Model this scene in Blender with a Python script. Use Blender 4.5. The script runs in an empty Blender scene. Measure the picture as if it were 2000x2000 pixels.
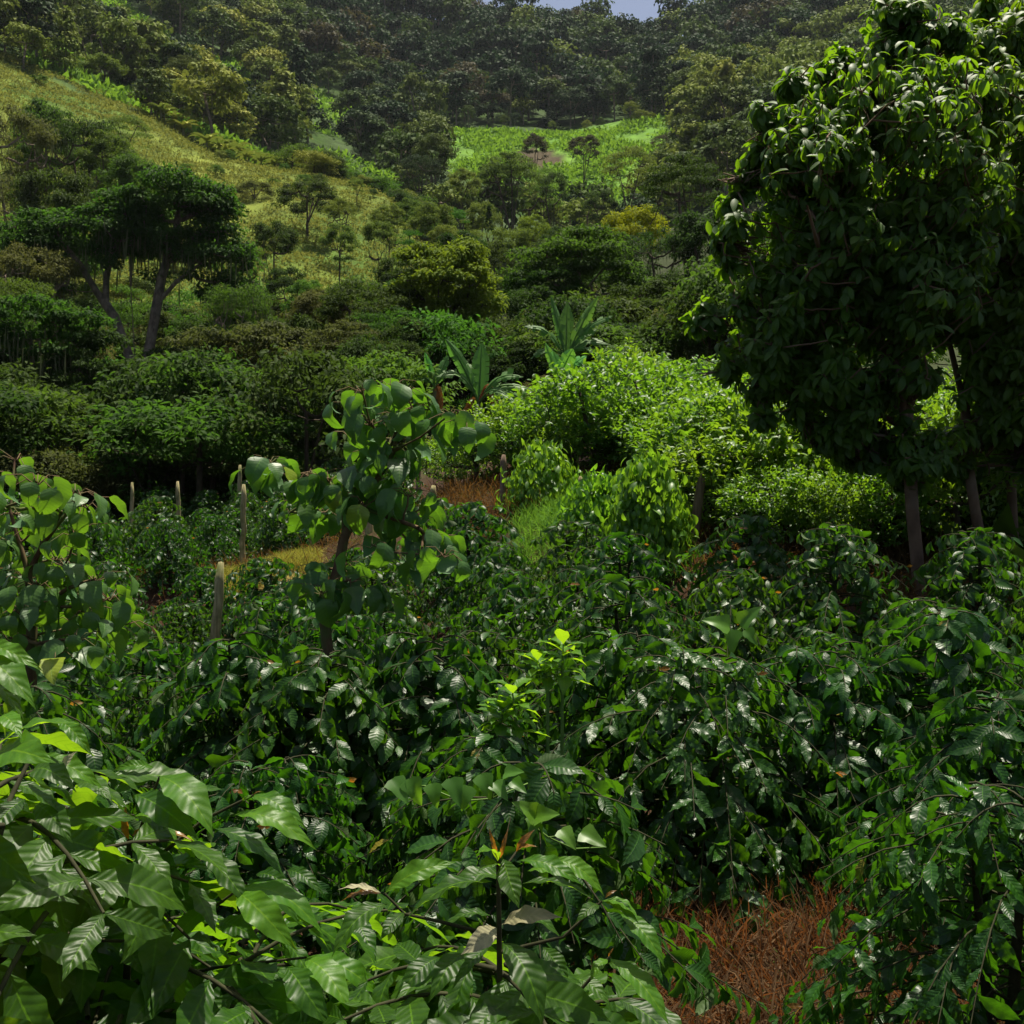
import bpy, math
import numpy as np
from math import radians, sin, cos, pi

# ------------------------------------------------------------------ camera, sky, sun, exposure
F = 1000 / math.tan(radians(25))          # focal length in photo pixels (2000 px wide frame, 50 degrees)
scene = bpy.context.scene
COL = scene.collection
cam_d = bpy.data.cameras.new("camera")
cam_d.angle = radians(50)
cam_d.clip_start = 0.05
cam_d.clip_end = 3000
cam = bpy.data.objects.new("camera", cam_d)
COL.objects.link(cam)
cam.location = (0, 0, 0)
cam.rotation_euler = (radians(90), 0, 0)
scene.camera = cam

SUN = np.array([0.10, 0.20, 0.96]); SUN /= np.linalg.norm(SUN)
sun_el = math.asin(SUN[2]); sun_az = math.atan2(SUN[0], SUN[1])
world = bpy.data.worlds.new("World"); scene.world = world; world.use_nodes = True
wn = world.node_tree.nodes; wl = world.node_tree.links
sky = wn.new("ShaderNodeTexSky"); sky.sky_type = 'NISHITA'; sky.sun_disc = False
sky.sun_elevation = sun_el; sky.sun_rotation = sun_az
sky.air_density = 0.8; sky.dust_density = 3.5; sky.ozone_density = 0.6
wl.new(sky.outputs[0], wn["Background"].inputs[0]); wn["Background"].inputs[1].default_value = 0.072
sl = bpy.data.lights.new("sun", 'SUN'); sl.energy = 5.0; sl.angle = radians(0.5); sl.color = (1.0, 0.93, 0.77)
so = bpy.data.objects.new("sun", sl); COL.objects.link(so)
so.rotation_euler = (pi / 2 - sun_el, 0, pi - sun_az)
so.location = (0, 0, 60)
scene.view_settings.view_transform = 'Standard'
scene.view_settings.look = 'None'
scene.view_settings.exposure = 0.8
scene.view_settings.gamma = 1
scene.render.engine = 'CYCLES'
scene.cycles.max_bounces = 5
scene.cycles.diffuse_bounces = 2
scene.cycles.glossy_bounces = 2
scene.cycles.transmission_bounces = 3
scene.cycles.volume_bounces = 0
scene.cycles.use_adaptive_sampling = True

# ------------------------------------------------------------------ helpers
def P(px, py, D):
    return np.array([(px - 1000) / F * D, D, (1000 - py) / F * D])

def unit(v):
    v = np.asarray(v, float)
    return v / np.maximum(np.linalg.norm(v, axis=-1, keepdims=True), 1e-9)

def vnoise(x, y, seed=0):
    x = np.asarray(x, float); y = np.asarray(y, float)
    xi = np.floor(x).astype(np.int64); yi = np.floor(y).astype(np.int64)
    fx = x - xi; fy = y - yi
    fx = fx * fx * (3 - 2 * fx); fy = fy * fy * (3 - 2 * fy)
    def h(a, b):
        n = (a * 374761393 + b * 668265263 + seed * 1442695041) & 0x7fffffff
        n = ((n ^ (n >> 13)) * 1274126177) & 0x7fffffff
        return ((n ^ (n >> 16)) & 0xffff) / 65535.0
    return (h(xi, yi) * (1 - fx) + h(xi + 1, yi) * fx) * (1 - fy) + (h(xi, yi + 1) * (1 - fx) + h(xi + 1, yi + 1) * fx) * fy

def fbm(x, y, seed=0, o=4):
    s = 0; a = 0.5
    for k in range(o):
        s = s + a * (vnoise(x * 2 ** k, y * 2 ** k, seed + k) - 0.5); a *= 0.5
    return s * 2

# ------------------------------------------------------------------ materials
def node_mat(name):
    m = bpy.data.materials.new(name); m.use_nodes = True
    nt = m.node_tree; b = nt.nodes["Principled BSDF"]
    return m, nt, nt.nodes, nt.links, b

def math_n(nt, op, a, b=None, c=None, clamp=False):
    n = nt.nodes.new("ShaderNodeMath"); n.operation = op; n.use_clamp = clamp
    for i, v in enumerate((a, b, c)):
        if v is None: continue
        if isinstance(v, (int, float)): n.inputs[i].default_value = v
        else: nt.links.new(v, n.inputs[i])
    return n.outputs[0]

def mixc(nt, f, a, b, mode='MIX'):
    n = nt.nodes.new("ShaderNodeMix"); n.data_type = 'RGBA'; n.blend_type = mode
    for i, v in ((0, f), (6, a), (7, b)):
        if isinstance(v, (int, float)): n.inputs[i].default_value = v
        elif isinstance(v, tuple): n.inputs[i].default_value = (*v, 1)
        else: nt.links.new(v, n.inputs[i])
    return n.outputs[2]

def leaf_mat(name, ca, cb, ct, rough=0.38, trans=0.35, veins=0.0, spec=0.5, under=None, hue=0.02, val=0.25, yellow=None):
    """a leaf: two greens mixed by the leaf's own random number, translucent, optional midrib and side veins."""
    m, nt, N, L, b = node_mat(name)
    at = N.new("ShaderNodeAttribute"); at.attribute_name = "lf"
    sp = N.new("ShaderNodeSeparateXYZ"); L.new(at.outputs["Vector"], sp.inputs[0])
    oi = N.new("ShaderNodeObjectInfo")
    base = mixc(nt, sp.outputs[2], ca, cb)
    if yellow:
        g = math_n(nt, 'GREATER_THAN', sp.outputs[2], 0.965)
        base = mixc(nt, g, base, yellow)
    hs = N.new("ShaderNodeHueSaturation"); L.new(base, hs.inputs["Color"])
    L.new(math_n(nt, 'MULTIPLY_ADD', oi.outputs["Random"], hue * 2, 0.5 - hue), hs.inputs["Hue"])
    L.new(math_n(nt, 'MULTIPLY_ADD', oi.outputs["Random"], -val * 2, 1 + val), hs.inputs["Value"])
    base = hs.outputs[0]
    tcol = N.new("ShaderNodeHueSaturation"); tcol.inputs["Color"].default_value = (*ct, 1)
    L.new(math_n(nt, 'MULTIPLY_ADD', oi.outputs["Random"], hue * 2, 0.5 - hue), tcol.inputs["Hue"])
    tc = tcol.outputs[0]
    b.inputs["Roughness"].default_value = rough
    b.inputs["Specular IOR Level"].default_value = spec
    if veins > 0:
        au = math_n(nt, 'ABSOLUTE', sp.outputs[0])
        mid = math_n(nt, 'LESS_THAN', au, 0.055)
        ph = math_n(nt, 'SUBTRACT', sp.outputs[1], math_n(nt, 'MULTIPLY', au, 0.13))
        w = math_n(nt, 'SINE', math_n(nt, 'MULTIPLY', ph, 2 * pi * 9.5))
        w1 = math_n(nt, 'POWER', math_n(nt, 'MULTIPLY_ADD', w, 0.5, 0.5), 10)
        side = math_n(nt, 'MULTIPLY', w1, 0.35)
        lines = math_n(nt, 'MAXIMUM', math_n(nt, 'MULTIPLY', mid, 0.6), math_n(nt, 'MULTIPLY', side, 0.6))
        nz = N.new("ShaderNodeTexNoise"); nz.inputs["Scale"].default_value = 38; nz.inputs["Detail"].default_value = 3
        blot = mixc(nt, math_n(nt, 'MULTIPLY', nz.outputs[0], 0.55), base, mixc(nt, 0.5, base, (0.0, 0.02, 0.0)))
        base = mixc(nt, math_n(nt, 'MULTIPLY', lines, 0.7), blot, (ct[0] * 0.55, ct[1] * 0.62, ct[2] * 0.9))
        tc = mixc(nt, math_n(nt, 'MULTIPLY', w1, 0.35), tc, (ct[0] * 0.4, ct[1] * 0.5, ct[2] * 0.4))
        bp = N.new("ShaderNodeBump"); bp.inputs["Strength"].default_value = veins * 0.8; bp.inputs["Distance"].default_value = 0.0022
        hgt = math_n(nt, 'SUBTRACT', math_n(nt, 'MULTIPLY', nz.outputs[0], 0.3), math_n(nt, 'ADD', math_n(nt, 'MULTIPLY', w, 0.22), mid))
        L.new(hgt, bp.inputs["Height"]); L.new(bp.outputs[0], b.inputs["Normal"])
    if under:
        ge = N.new("ShaderNodeNewGeometry")
        base = mixc(nt, ge.outputs["Backfacing"], base, under)
        L.new(math_n(nt, 'MULTIPLY_ADD', ge.outputs["Backfacing"], 0.25, rough), b.inputs["Roughness"])
    L.new(base, b.inputs["Base Color"])
    tr = N.new("ShaderNodeBsdfTranslucent"); L.new(tc, tr.inputs[0])
    mx = N.new("ShaderNodeMixShader"); mx.inputs[0].default_value = trans
    L.new(b.outputs[0], mx.inputs[1]); L.new(tr.outputs[0], mx.inputs[2])
    L.new(mx.outputs[0], N["Material Output"].inputs[0])
    return m

def rough_mat(name, ca, cb, scale=8, rough=0.9, detail=6, stretch=(1, 1, 1), bump=0.3, dist=0.01, third=None, tscale=2.0):
    m, nt, N, L, b = node_mat(name)
    tc = N.new("ShaderNodeTexCoord"); mp = N.new("ShaderNodeMapping"); mp.inputs["Scale"].default_value = stretch
    L.new(tc.outputs["Object"], mp.inputs[0])
    nz = N.new("ShaderNodeTexNoise"); nz.inputs["Scale"].default_value = scale; nz.inputs["Detail"].default_value = detail
    L.new(mp.outputs[0], nz.inputs[0])
    f = math_n(nt, 'MULTIPLY_ADD', nz.outputs[0], 2.4, -0.7, clamp=True)
    c = mixc(nt, f, ca, cb)
    if third:
        n2 = N.new("ShaderNodeTexNoise"); n2.inputs["Scale"].default_value = tscale; n2.inputs["Detail"].default_value = 4
        L.new(tc.outputs["Object"], n2.inputs[0])
        c = mixc(nt, math_n(nt, 'MULTIPLY_ADD', n2.outputs[0], 5, -2.4, clamp=True), c, third)
    L.new(c, b.inputs["Base Color"]); b.inputs["Roughness"].default_value = rough
    b.inputs["Specular IOR Level"].default_value = 0.2
    bp = N.new("ShaderNodeBump"); bp.inputs["Strength"].default_value = bump; bp.inputs["Distance"].default_value = dist
    L.new(nz.outputs[0], bp.inputs["Height"]); L.new(bp.outputs[0], b.inputs["Normal"])
    return m

M = {}
M['coffee'] = leaf_mat('coffee_leaf', (0.007, 0.032, 0.003), (0.026, 0.092, 0.007), (0.11, 0.32, 0.006), 0.40, 0.27, 0.8, 0.36, under=(0.05, 0.09, 0.025), hue=0.012, val=0.15, yellow=(0.20, 0.16, 0.02))
M['coffee_near'] = leaf_mat('coffee_leaf_near', (0.012, 0.042, 0.005), (0.036, 0.096, 0.009), (0.24, 0.48, 0.010), 0.42, 0.40, 1.0, 0.26, under=(0.09, 0.16, 0.04), hue=0.01, val=0.1)
M['young'] = leaf_mat('young_leaf', (0.045, 0.14, 0.009), (0.10, 0.23, 0.014), (0.36, 0.58, 0.012), 0.42, 0.46, 0.7, 0.28, hue=0.01, val=0.1)
M['bronze'] = leaf_mat('bronze_leaf', (0.14, 0.065, 0.012), (0.24, 0.13, 0.02), (0.50, 0.22, 0.02), 0.3, 0.4, 0.4, 0.5, hue=0.01, val=0.1)
M['dry'] = leaf_mat('pale_leaf', (0.24, 0.22, 0.12), (0.38, 0.36, 0.22), (0.4, 0.38, 0.16), 0.6, 0.25, 0.6, 0.2, hue=0.01, val=0.1)
M['citrus'] = leaf_mat('citrus_leaf', (0.022, 0.074, 0.008), (0.080, 0.185, 0.014), (0.25, 0.46, 0.015), 0.48, 0.38, 0, 0.5, hue=0.012, val=0.2)
M['slope'] = leaf_mat('slope_leaf', (0.018, 0.055, 0.008), (0.058, 0.125, 0.014), (0.18, 0.34, 0.015), 0.5, 0.34, 0, 0.3, hue=0.02, val=0.25)
M['creeper'] = leaf_mat('creeper_leaf', (0.040, 0.12, 0.010), (0.10, 0.23, 0.020), (0.26, 0.52, 0.02), 0.42, 0.42, 0, 0.45, hue=0.01, val=0.1)
M['broad'] = leaf_mat('broad_leaf', (0.036, 0.100, 0.020), (0.080, 0.170, 0.040), (0.18, 0.40, 0.015), 0.42, 0.34, 0.5, 0.5, under=(0.07, 0.17, 0.06), hue=0.01, val=0.1, yellow=(0.22, 0.30, 0.02))
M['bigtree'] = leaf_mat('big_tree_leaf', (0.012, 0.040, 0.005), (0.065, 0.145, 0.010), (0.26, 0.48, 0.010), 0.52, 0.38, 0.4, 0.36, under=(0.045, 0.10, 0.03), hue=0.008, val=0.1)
M['banana'] = leaf_mat('banana_leaf', (0.045, 0.125, 0.022), (0.09, 0.19, 0.035), (0.18, 0.42, 0.05), 0.55, 0.3, 0, 0.35, under=(0.12, 0.22, 0.09), hue=0.01, val=0.1)
M['banana_young'] = leaf_mat('banana_young_leaf', (0.08, 0.30, 0.04), (0.12, 0.38, 0.06), (0.25, 0.6, 0.05), 0.4, 0.35, 0, 0.5, hue=0.01, val=0.1)
M['banana_dead'] = leaf_mat('dead_banana_leaf', (0.20, 0.06, 0.015), (0.34, 0.12, 0.02), (0.4, 0.15, 0.02), 0.7, 0.2, 0, 0.2, hue=0.01, val=0.1)
def green(name, ca, cb, ct, **k):
    M[name] = leaf_mat(name + '_foliage', ca, cb, ct, k.get('rough', 0.65), k.get('trans', 0.3), 0, k.get('spec', 0.06), hue=k.get('hue', 0.02), val=k.get('val', 0.25))
green('dark', (0.011, 0.028, 0.006), (0.044, 0.074, 0.012), (0.07, 0.13, 0.015))  # dark leaves; in the wood thicket this colour also carries the shade
green('mid', (0.017, 0.042, 0.007), (0.050, 0.088, 0.013), (0.12, 0.24, 0.02))
green('olive', (0.036, 0.048, 0.012), (0.105, 0.11, 0.030), (0.14, 0.16, 0.03))
green('valley', (0.035, 0.078, 0.012), (0.105, 0.155, 0.022), (0.18, 0.26, 0.03))
green('fern', (0.028, 0.080, 0.012), (0.065, 0.140, 0.020), (0.12, 0.28, 0.02))
green('lime', (0.045, 0.085, 0.008), (0.13, 0.185, 0.014), (0.24, 0.34, 0.02))
green('yellow', (0.08, 0.14, 0.008), (0.24, 0.25, 0.010), (0.38, 0.42, 0.01), hue=0.005)
green('far_shade_dark', (0.010, 0.030, 0.010), (0.040, 0.072, 0.018), (0.03, 0.06, 0.02), trans=0.18)  # dark forest green, lowered to carry cloud shade on the middle mountain
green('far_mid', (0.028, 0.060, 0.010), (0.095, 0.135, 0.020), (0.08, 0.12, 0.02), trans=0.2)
green('far_sun_pale', (0.095, 0.145, 0.020), (0.26, 0.28, 0.040), (0.16, 0.2, 0.03), trans=0.25)  # pale foliage; on the side slopes the sunshine is put into this colour
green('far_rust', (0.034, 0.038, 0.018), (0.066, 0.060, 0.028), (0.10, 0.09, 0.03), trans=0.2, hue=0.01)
green('grassy', (0.070, 0.118, 0.016), (0.175, 0.20, 0.030), (0.26, 0.27, 0.05), trans=0.35)
green('meadow', (0.07, 0.17, 0.02), (0.15, 0.28, 0.03), (0.22, 0.40, 0.03), trans=0.35)
green('limegrass', (0.10, 0.12, 0.016), (0.30, 0.25, 0.05), (0.40, 0.36, 0.05), trans=0.4)
green('straw', (0.032, 0.021, 0.010), (0.105, 0.066, 0.030), (0.3, 0.12, 0.03), trans=0.25, rough=0.8)
green('moss', (0.07, 0.08, 0.035), (0.14, 0.15, 0.07), (0.15, 0.17, 0.07), trans=0.3, rough=0.9)
M['bark'] = rough_mat('bark', (0.035, 0.025, 0.018), (0.10, 0.075, 0.05), 14, bump=0.5, stretch=(1, 1, 0.4))
M['bark_pale'] = rough_mat('pale_bark', (0.10, 0.07, 0.05), (0.28, 0.22, 0.16), 6, bump=0.5, stretch=(1, 1, 0.5), third=(0.08, 0.07, 0.05))
M['bark_red'] = rough_mat('reddish_bark', (0.075, 0.046, 0.028), (0.18, 0.115, 0.07), 7, bump=0.5, stretch=(1, 1, 0.5), third=(0.20, 0.15, 0.11))
M['bark_sapling'] = rough_mat('sapling_bark', (0.07, 0.035, 0.022), (0.17, 0.12, 0.06), 22, bump=0.4, dist=0.004, stretch=(1, 1, 0.35), third=(0.10, 0.13, 0.04), tscale=6)
M['stem_green'] = rough_mat('green_stem', (0.06, 0.13, 0.02), (0.12, 0.20, 0.04), 18, 0.6, bump=0.1)
M['stem_brown'] = rough_mat('brown_stem', (0.018, 0.018, 0.008), (0.045, 0.045, 0.02), 30, bump=0.3)
M['post'] = rough_mat('weathered_post_wood', (0.17, 0.15, 0.07), (0.40, 0.35, 0.18), 9, bump=0.8, dist=0.01, stretch=(4, 4, 0.35), third=(0.10, 0.12, 0.035), tscale=5)
M['post_dark'] = rough_mat('dark_post_wood', (0.10, 0.065, 0.045), (0.24, 0.17, 0.12), 9, bump=0.8, dist=0.01, stretch=(4, 4, 0.35))
M['banana_stem'] = rough_mat('banana_stem', (0.05, 0.08, 0.025), (0.16, 0.13, 0.05), 9, 0.6, bump=0.2, stretch=(3, 3, 0.5))

# ------------------------------------------------------------------ geometry collector
class Geo:
    def __init__(s): s.v = []; s.f = []; s.a = []; s.m = []; s.n = 0
    def add(s, v, f, a, mi=0):
        s.v.append(np.asarray(v, np.float32)); s.f.append(np.asarray(f, np.int64) + s.n)
        s.a.append(np.asarray(a, np.float32)); s.m.append(np.full(len(f), mi, np.int32)); s.n += len(v)
    def stamp(s, tpl, pos, ax, nr, sc, rnd=None, mi=0, rng=None):
        tv, tf, tu = tpl
        pos = np.atleast_2d(pos); n = len(pos)
        if n == 0: return
        ax = unit(np.broadcast_to(ax, (n, 3))); nr = np.broadcast_to(nr, (n, 3))
        nr = nr - (nr * ax).sum(1, keepdims=True) * ax
        bad = np.linalg.norm(nr, axis=1) < 1e-3
        nr = np.where(bad[:, None], np.cross(ax, [0.3, 0.8, 0.1]), nr); nr = unit(nr)
        xx = np.cross(ax, nr)
        sc = np.broadcast_to(np.asarray(sc, float), (n,))[:, None, None]
        v = pos[:, None, :] + sc * (tv[None, :, 0:1] * xx[:, None] + tv[None, :, 1:2] * ax[:, None] + tv[None, :, 2:3] * nr[:, None])
        if rnd is None: rnd = (rng or np.random.default_rng(1)).random(n)
        V = len(tv)
        a = np.empty((n, V, 3), np.float32); a[:, :, 0] = tu[None, :, 0]; a[:, :, 1] = tu[None, :, 1]; a[:, :, 2] = np.broadcast_to(rnd, (n,))[:, None]
        f = tf[None] + (np.arange(n) * V)[:, None, None]
        s.add(v.reshape(-1, 3), f.reshape(-1, 4), a.reshape(-1, 3), mi)
    def tube(s, pts, rad, sides=6, mi=0, jit=0.0, rng=None, cap=False):
        pts = np.asarray(pts, float); k = len(pts); rad = np.broadcast_to(rad, (k,))
        t = unit(np.gradient(pts, axis=0))
        ref = np.array([0.0, 1.0, 0.0]) if abs(t[0][1]) < 0.9 else np.array([1.0, 0, 0])
        u = unit(ref - (t * ref).sum(1, keepdims=True) * t); w = np.cross(t, u)
        an = np.arange(sides) / sides * 2 * pi
        r = rad[:, None] * np.ones((k, sides))
        if jit: r = r * (1 + jit * ((rng or np.random.default_rng(0)).random((k, sides)) - 0.5))
        v = pts[:, None] + r[:, :, None] * (np.cos(an)[None, :, None] * u[:, None] + np.sin(an)[None, :, None] * w[:, None])
        i = np.arange(k - 1)[:, None] * sides; j = np.arange(sides)[None]; j2 = (j + 1) % sides
        f = np.stack([i + j, i + j2, i + sides + j2, i + sides + j], -1).reshape(-1, 4)
        v = v.reshape(-1, 3)
        if cap:
            c = len(v); v = np.vstack([v, pts[-1] + t[-1] * rad[-1] * 0.15]); b = (k - 1) * sides
            f = np.vstack([f, [[b + q, b + (q + 1) % sides, b + (q + 2) % sides, c] for q in range(0, sides, 2)]])
        a = np.zeros((len(v), 3)); a[:, 2] = 0.5
        s.add(v, f, a, mi)
    def mesh(s, name, mats, smooth=True, origin=None):
        v = np.concatenate(s.v); f = np.concatenate(s.f); a = np.concatenate(s.a); mi = np.concatenate(s.m)
        if origin is not None: v = v - np.asarray(origin, np.float32)
        me = bpy.data.meshes.new(name)
        me.vertices.add(len(v)); me.vertices.foreach_set("co", v.astype(np.float32).ravel())
        me.loops.add(f.size); me.loops.foreach_set("vertex_index", f.astype(np.int32).ravel())
        me.polygons.add(len(f)); me.polygons.foreach_set("loop_start", np.arange(len(f), dtype=np.int32) * 4)
        for m in mats: me.materials.append(m)
        me.polygons.foreach_set("material_index", mi)
        me.polygons.foreach_set("use_smooth", np.full(len(f), smooth))
        at = me.attributes.new("lf", 'FLOAT_VECTOR', 'POINT'); at.data.foreach_set("vector", a.astype(np.float32).ravel())
        me.update(calc_edges=True)
        return me

def link(name, me, parent=None, loc=None):
    o = bpy.data.objects.new(name, me); COL.objects.link(o)
    if parent is not None: o.parent = parent
    if loc is not None: o.location = loc
    return o

THINGS = []   # (object, category, group, adjective phrase, pixel x, pixel y, distance, fixed label or None)
def tag(o, cat, label=None, group=None, desc=None, at=None, size=0.0):
    o['category'] = cat
    if group: o['group'] = group
    if label: o['label'] = label
    THINGS.append(dict(o=o, cat=cat, label=label, group=group, desc=desc, at=np.array(at if at is not None else o.location, float), size=size))
    return o

def thing(name, loc, rz=0.0, sc=1.0):
    o = bpy.data.objects.new(name, None); COL.objects.link(o)
    o.location = [float(q) for q in loc]; o.rotation_euler = (0, 0, rz); o.scale = (sc, sc, sc) if np.isscalar(sc) else sc
    o.empty_display_size = 0.2
    return o

def copy_tree(src, name=None, loc=None, rz=0.0, sc=1.0):
    c = src.copy(); COL.objects.link(c)
    if name: c.name = name
    if loc is not None: c.location = [float(q) for q in loc]
    c.rotation_euler = (0, 0, rz); c.scale = (sc, sc, sc) if np.isscalar(sc) else sc
    for ch in src.children:
        k = ch.copy(); COL.objects.link(k); k.parent = c
        for g in ch.children:
            q = g.copy(); COL.objects.link(q); q.parent = k
    return c

# ------------------------------------------------------------------ leaf templates (length 1 along +Y, face up +Z)
def leaf_tpl(nx, ny, W, shape='lance', fold=0.15, droop=0.2, ruffle=0.0, rf=5, quilt=0.0, twist=0.0, seed=0):
    r = np.random.default_rng(seed)
    t = np.linspace(0, 1, ny + 1); u = np.linspace(-1, 1, nx + 1)
    if shape == 'lance': w = np.sin(pi * t ** 0.94) ** 1.12 * (1 - 0.3 * np.clip((t - 0.8) / 0.2, 0, 1))
    elif shape == 'obov': w = np.sin(pi * t ** 1.25) ** 0.8
    elif shape == 'heart': w = np.sin(pi * np.clip(t, 0, 1) ** 0.62) ** 0.8 * (1 - 0.25 * t ** 3) * 1.1
    elif shape == 'vine': w = np.interp(t, [0, .06, .16, .3, .42, .55, .8, 1], [.35, .8, 1.0, .82, .62, .58, .3, .02])
    elif shape == 'strap': w = np.clip(t * 8, 0, 1) * np.clip((1 - t) * 3, 0, 1) ** 0.6
    else: w = np.minimum(t * 2.4, (1 - t) * 1.75)
    w = np.maximum(w, 0.02) * W
    T, U = np.meshgrid(t, u, indexing='ij')
    X = U * w[:, None]
    Y = T.copy()
    Z = fold * np.abs(U) * w[:, None]
    ph = r.random() * 6
    if ruffle:
        Z = Z + ruffle * np.abs(U) ** 2 * (np.sin(T * rf * 2 * pi + ph + (U > 0) * 1.7)) * np.sin(pi * T)
        X = X * (1 + 0.05 * np.abs(U) * np.cos(T * rf * 2 * pi + ph + (U > 0) * 1.7))
    if quilt:
        Z = Z + quilt * np.sin((T - 0.13 * np.abs(U)) * 9.5 * 2 * pi) * np.sin(pi * np.clip(np.abs(U), 0, 1)) * np.sin(pi * T)
    an = droop * 2 * T
    if abs(droop) > 1e-6:
        yy = np.sin(an) / (2 * droop); zz = -(1 - np.cos(an)) / (2 * droop)
        Y2 = yy + Z * np.sin(an); Z = zz + Z * np.cos(an); Y = Y2
    if twist:
        c, s_ = np.cos(twist * T), np.sin(twist * T)
        X, Z = X * c - Z * s_, X * s_ + Z * c
    v = np.stack([X, Y, Z], -1).reshape(-1, 3)
    uv = np.stack([U, T], -1).reshape(-1, 2)
    k = nx + 1
    i = np.arange(ny)[:, None] * k; j = np.arange(nx)[None]
    f = np.stack([i + j, i + j + 1, i + k + j + 1, i + k + j], -1).reshape(-1, 4)
    return v, f, uv

T_COFFEE_HI = [leaf_tpl(6, 28, 0.165 + 0.014 * (k % 3), 'lance', 0.16, 0.12 + 0.08 * k, 0.022 + 0.008 * (k % 2), 3.4, 0.0075, 0.25 * (-1) ** k, seed=k) for k in range(5)]
T_COFFEE = [leaf_tpl(4, 12, 0.22, 'lance', 0.22, 0.25 + 0.2 * k, 0.025, 4, 0.004, 0.2 * (-1) ** k, seed=k) for k in range(3)]
T_COFFEE_LO = [leaf_tpl(2, 4, 0.22, 'lance', 0.3, 0.3 + 0.25 * k, 0, 3, seed=k) for k in range(3)]
T_HEART = [leaf_tpl(6, 12, 0.30, 'heart', 0.16, 0.4 + 0.25 * k, 0.025, 2.5, 0.006, 0.2 * (-1) ** k, seed=k) for k in range(4)]
T_OBOV = [leaf_tpl(2, 6, 0.19, 'obov', 0.3, 0.25 + 0.3 * k, 0.01, 3, seed=k) for k in range(3)]
T_SMALL = [leaf_tpl(2, 3, 0.23, 'lance', 0.35, 0.2 + 0.3 * k, seed=k) for k in range(2)]
T_ARROW = [leaf_tpl(4, 6, 0.42, 'arrow', 0.25, 0.25 + 0.2 * k, 0.02, 2, seed=k) for k in range(2)]
T_VINE = [leaf_tpl(6, 8, 0.40, 'vine', 0.28, 0.2 + 0.2 * k, 0.03, 1.5, 0.004, seed=k) for k in range(2)]
T_TINY = [leaf_tpl(1, 2, 0.27, 'lance', 0.0, 0.5, seed=1)]
T_BLADE = [leaf_tpl(1, 3, 0.014, 'lance', 0.0, 0.35 + 0.3 * k, seed=k) for k in range(3)]
T_CARD = [leaf_tpl(1, 2, 0.34, 'lance', 0.0, 0.5, seed=2)]

# ------------------------------------------------------------------ terrain
ctrl = []
def C(px, D, z): ctrl.append(((px - 1000) / F, math.log(D), z, D))
for px in (-1500, -400, 300, 1000, 1700, 2400, 3500):
    q_ = -0.10 if px < 1300 else 0.0
    C(px, 0.9, -1.85 + q_); C(px, 3, -1.85 + q_); C(px, 5, -1.95 + q_)
for px, rows in {
    -400: [(8, -2.2), (13, -2.3), (18, -.9), (25, -.4), (35, 2), (60, 9), (100, 30), (150, 68), (200, 95), (260, 130), (330, 180), (420, 215), (650, 210)],
    0: [(8, -2.2), (13, -2.3), (15.5, -2.1), (17, -1.0), (19, -1.1), (24, -1.2), (28, -.3), (35, 1.2), (60, 7), (100, 22), (125, 42), (150, 60.2), (200, 86), (260, 118), (350, 170), (420, 208), (650, 205)],
    300: [(8, -2.2), (13, -2.3), (15.5, -2.1), (17, -.95), (19, -1.1), (24, -1.3), (28, -.3), (35, 1), (60, 6.4), (85, 14), (100, 22), (120, 34.5), (135, 44), (150, 53.5), (200, 74), (250, 104), (320, 150), (420, 202), (650, 200)],
    560: [(8, -2.15), (13, -2.2), (15.5, -1.95), (17, -.8), (19, -.85), (24, -.8), (30, .6), (60, 6), (90, 17), (110, 27), (125, 36), (135, 41.5), (170, 50), (200, 66), (260, 98), (320, 138), (420, 199), (650, 198)],
    760: [(8, -2.05), (13, -1.85), (15.5, -1.3), (17.5, -.5), (24, .3), (30, 1.2), (60, 5.5), (90, 13.5), (110, 24), (130, 37.3), (170, 47), (200, 58), (250, 81), (300, 109), (350, 142), (420, 195), (650, 195)],
    900: [(8, -2.0), (10, -1.95), (14, -1.3), (15.5, -1.0), (17.5, .15), (20, .4), (30, 1.5), (60, 5), (90, 10), (110, 15), (130, 22), (170, 42), (200, 60), (250, 86), (262, 88), (300, 106), (350, 136), (420, 187), (650, 175)],
    1100: [(8, -2.0), (10, -1.85), (12.5, -1.35), (14, -.3), (17, .3), (20, .8), (32, 3.2), (45, 4.5), (70, 7), (110, 16), (160, 38), (200, 55), (250, 87), (262, 89), (300, 104), (350, 134), (420, 179.5), (650, 160)],
    1280: [(9, -1.75), (12, -1.4), (13.6, -.4), (17, .4), (20, 1.1), (32, 3.4), (45, 6), (70, 11), (110, 22), (160, 42), (200, 58), (260, 93), (300, 108), (350, 135), (420, 179), (650, 160)],
    1450: [(9, -1.75), (11.5, -1.1), (12.5, -.55), (14, -.4), (20, .6), (32, 3), (60, 10), (110, 26), (200, 66), (260, 96), (300, 112), (420, 190), (650, 190)],
    1750: [(7, -2.0), (9, -1.7), (10.6, -1.0), (12, -.86), (14, -.5), (20, .5), (32, 3), (60, 10), (110, 28), (200, 70), (300, 122), (420, 198), (650, 195)],
    2300: [(7, -1.9), (10, -1.2), (12, -.6), (14, -.4), (32, 4), (60, 14), (110, 35), (200, 84), (300, 140), (420, 205), (650, 200)],
}.items():
    for D, z in rows: C(px, D, z)
cu = np.array([c[0] for c in ctrl]) * 2.2; cv = np.array([c[1] for c in ctrl])
cg = np.array([(c[2] + 1.9) / (c[3] + 5) for c in ctrl])
Amat = np.sqrt((cu[:, None] - cu[None]) ** 2 + (cv[:, None] - cv[None]) ** 2)
nC = len(ctrl)
big = np.zeros((nC + 3, nC + 3)); big[:nC, :nC] = Amat
big[:nC, nC] = 1; big[:nC, nC + 1] = cu; big[:nC, nC + 2] = cv; big[nC:, :nC] = big[:nC, nC:].T
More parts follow.
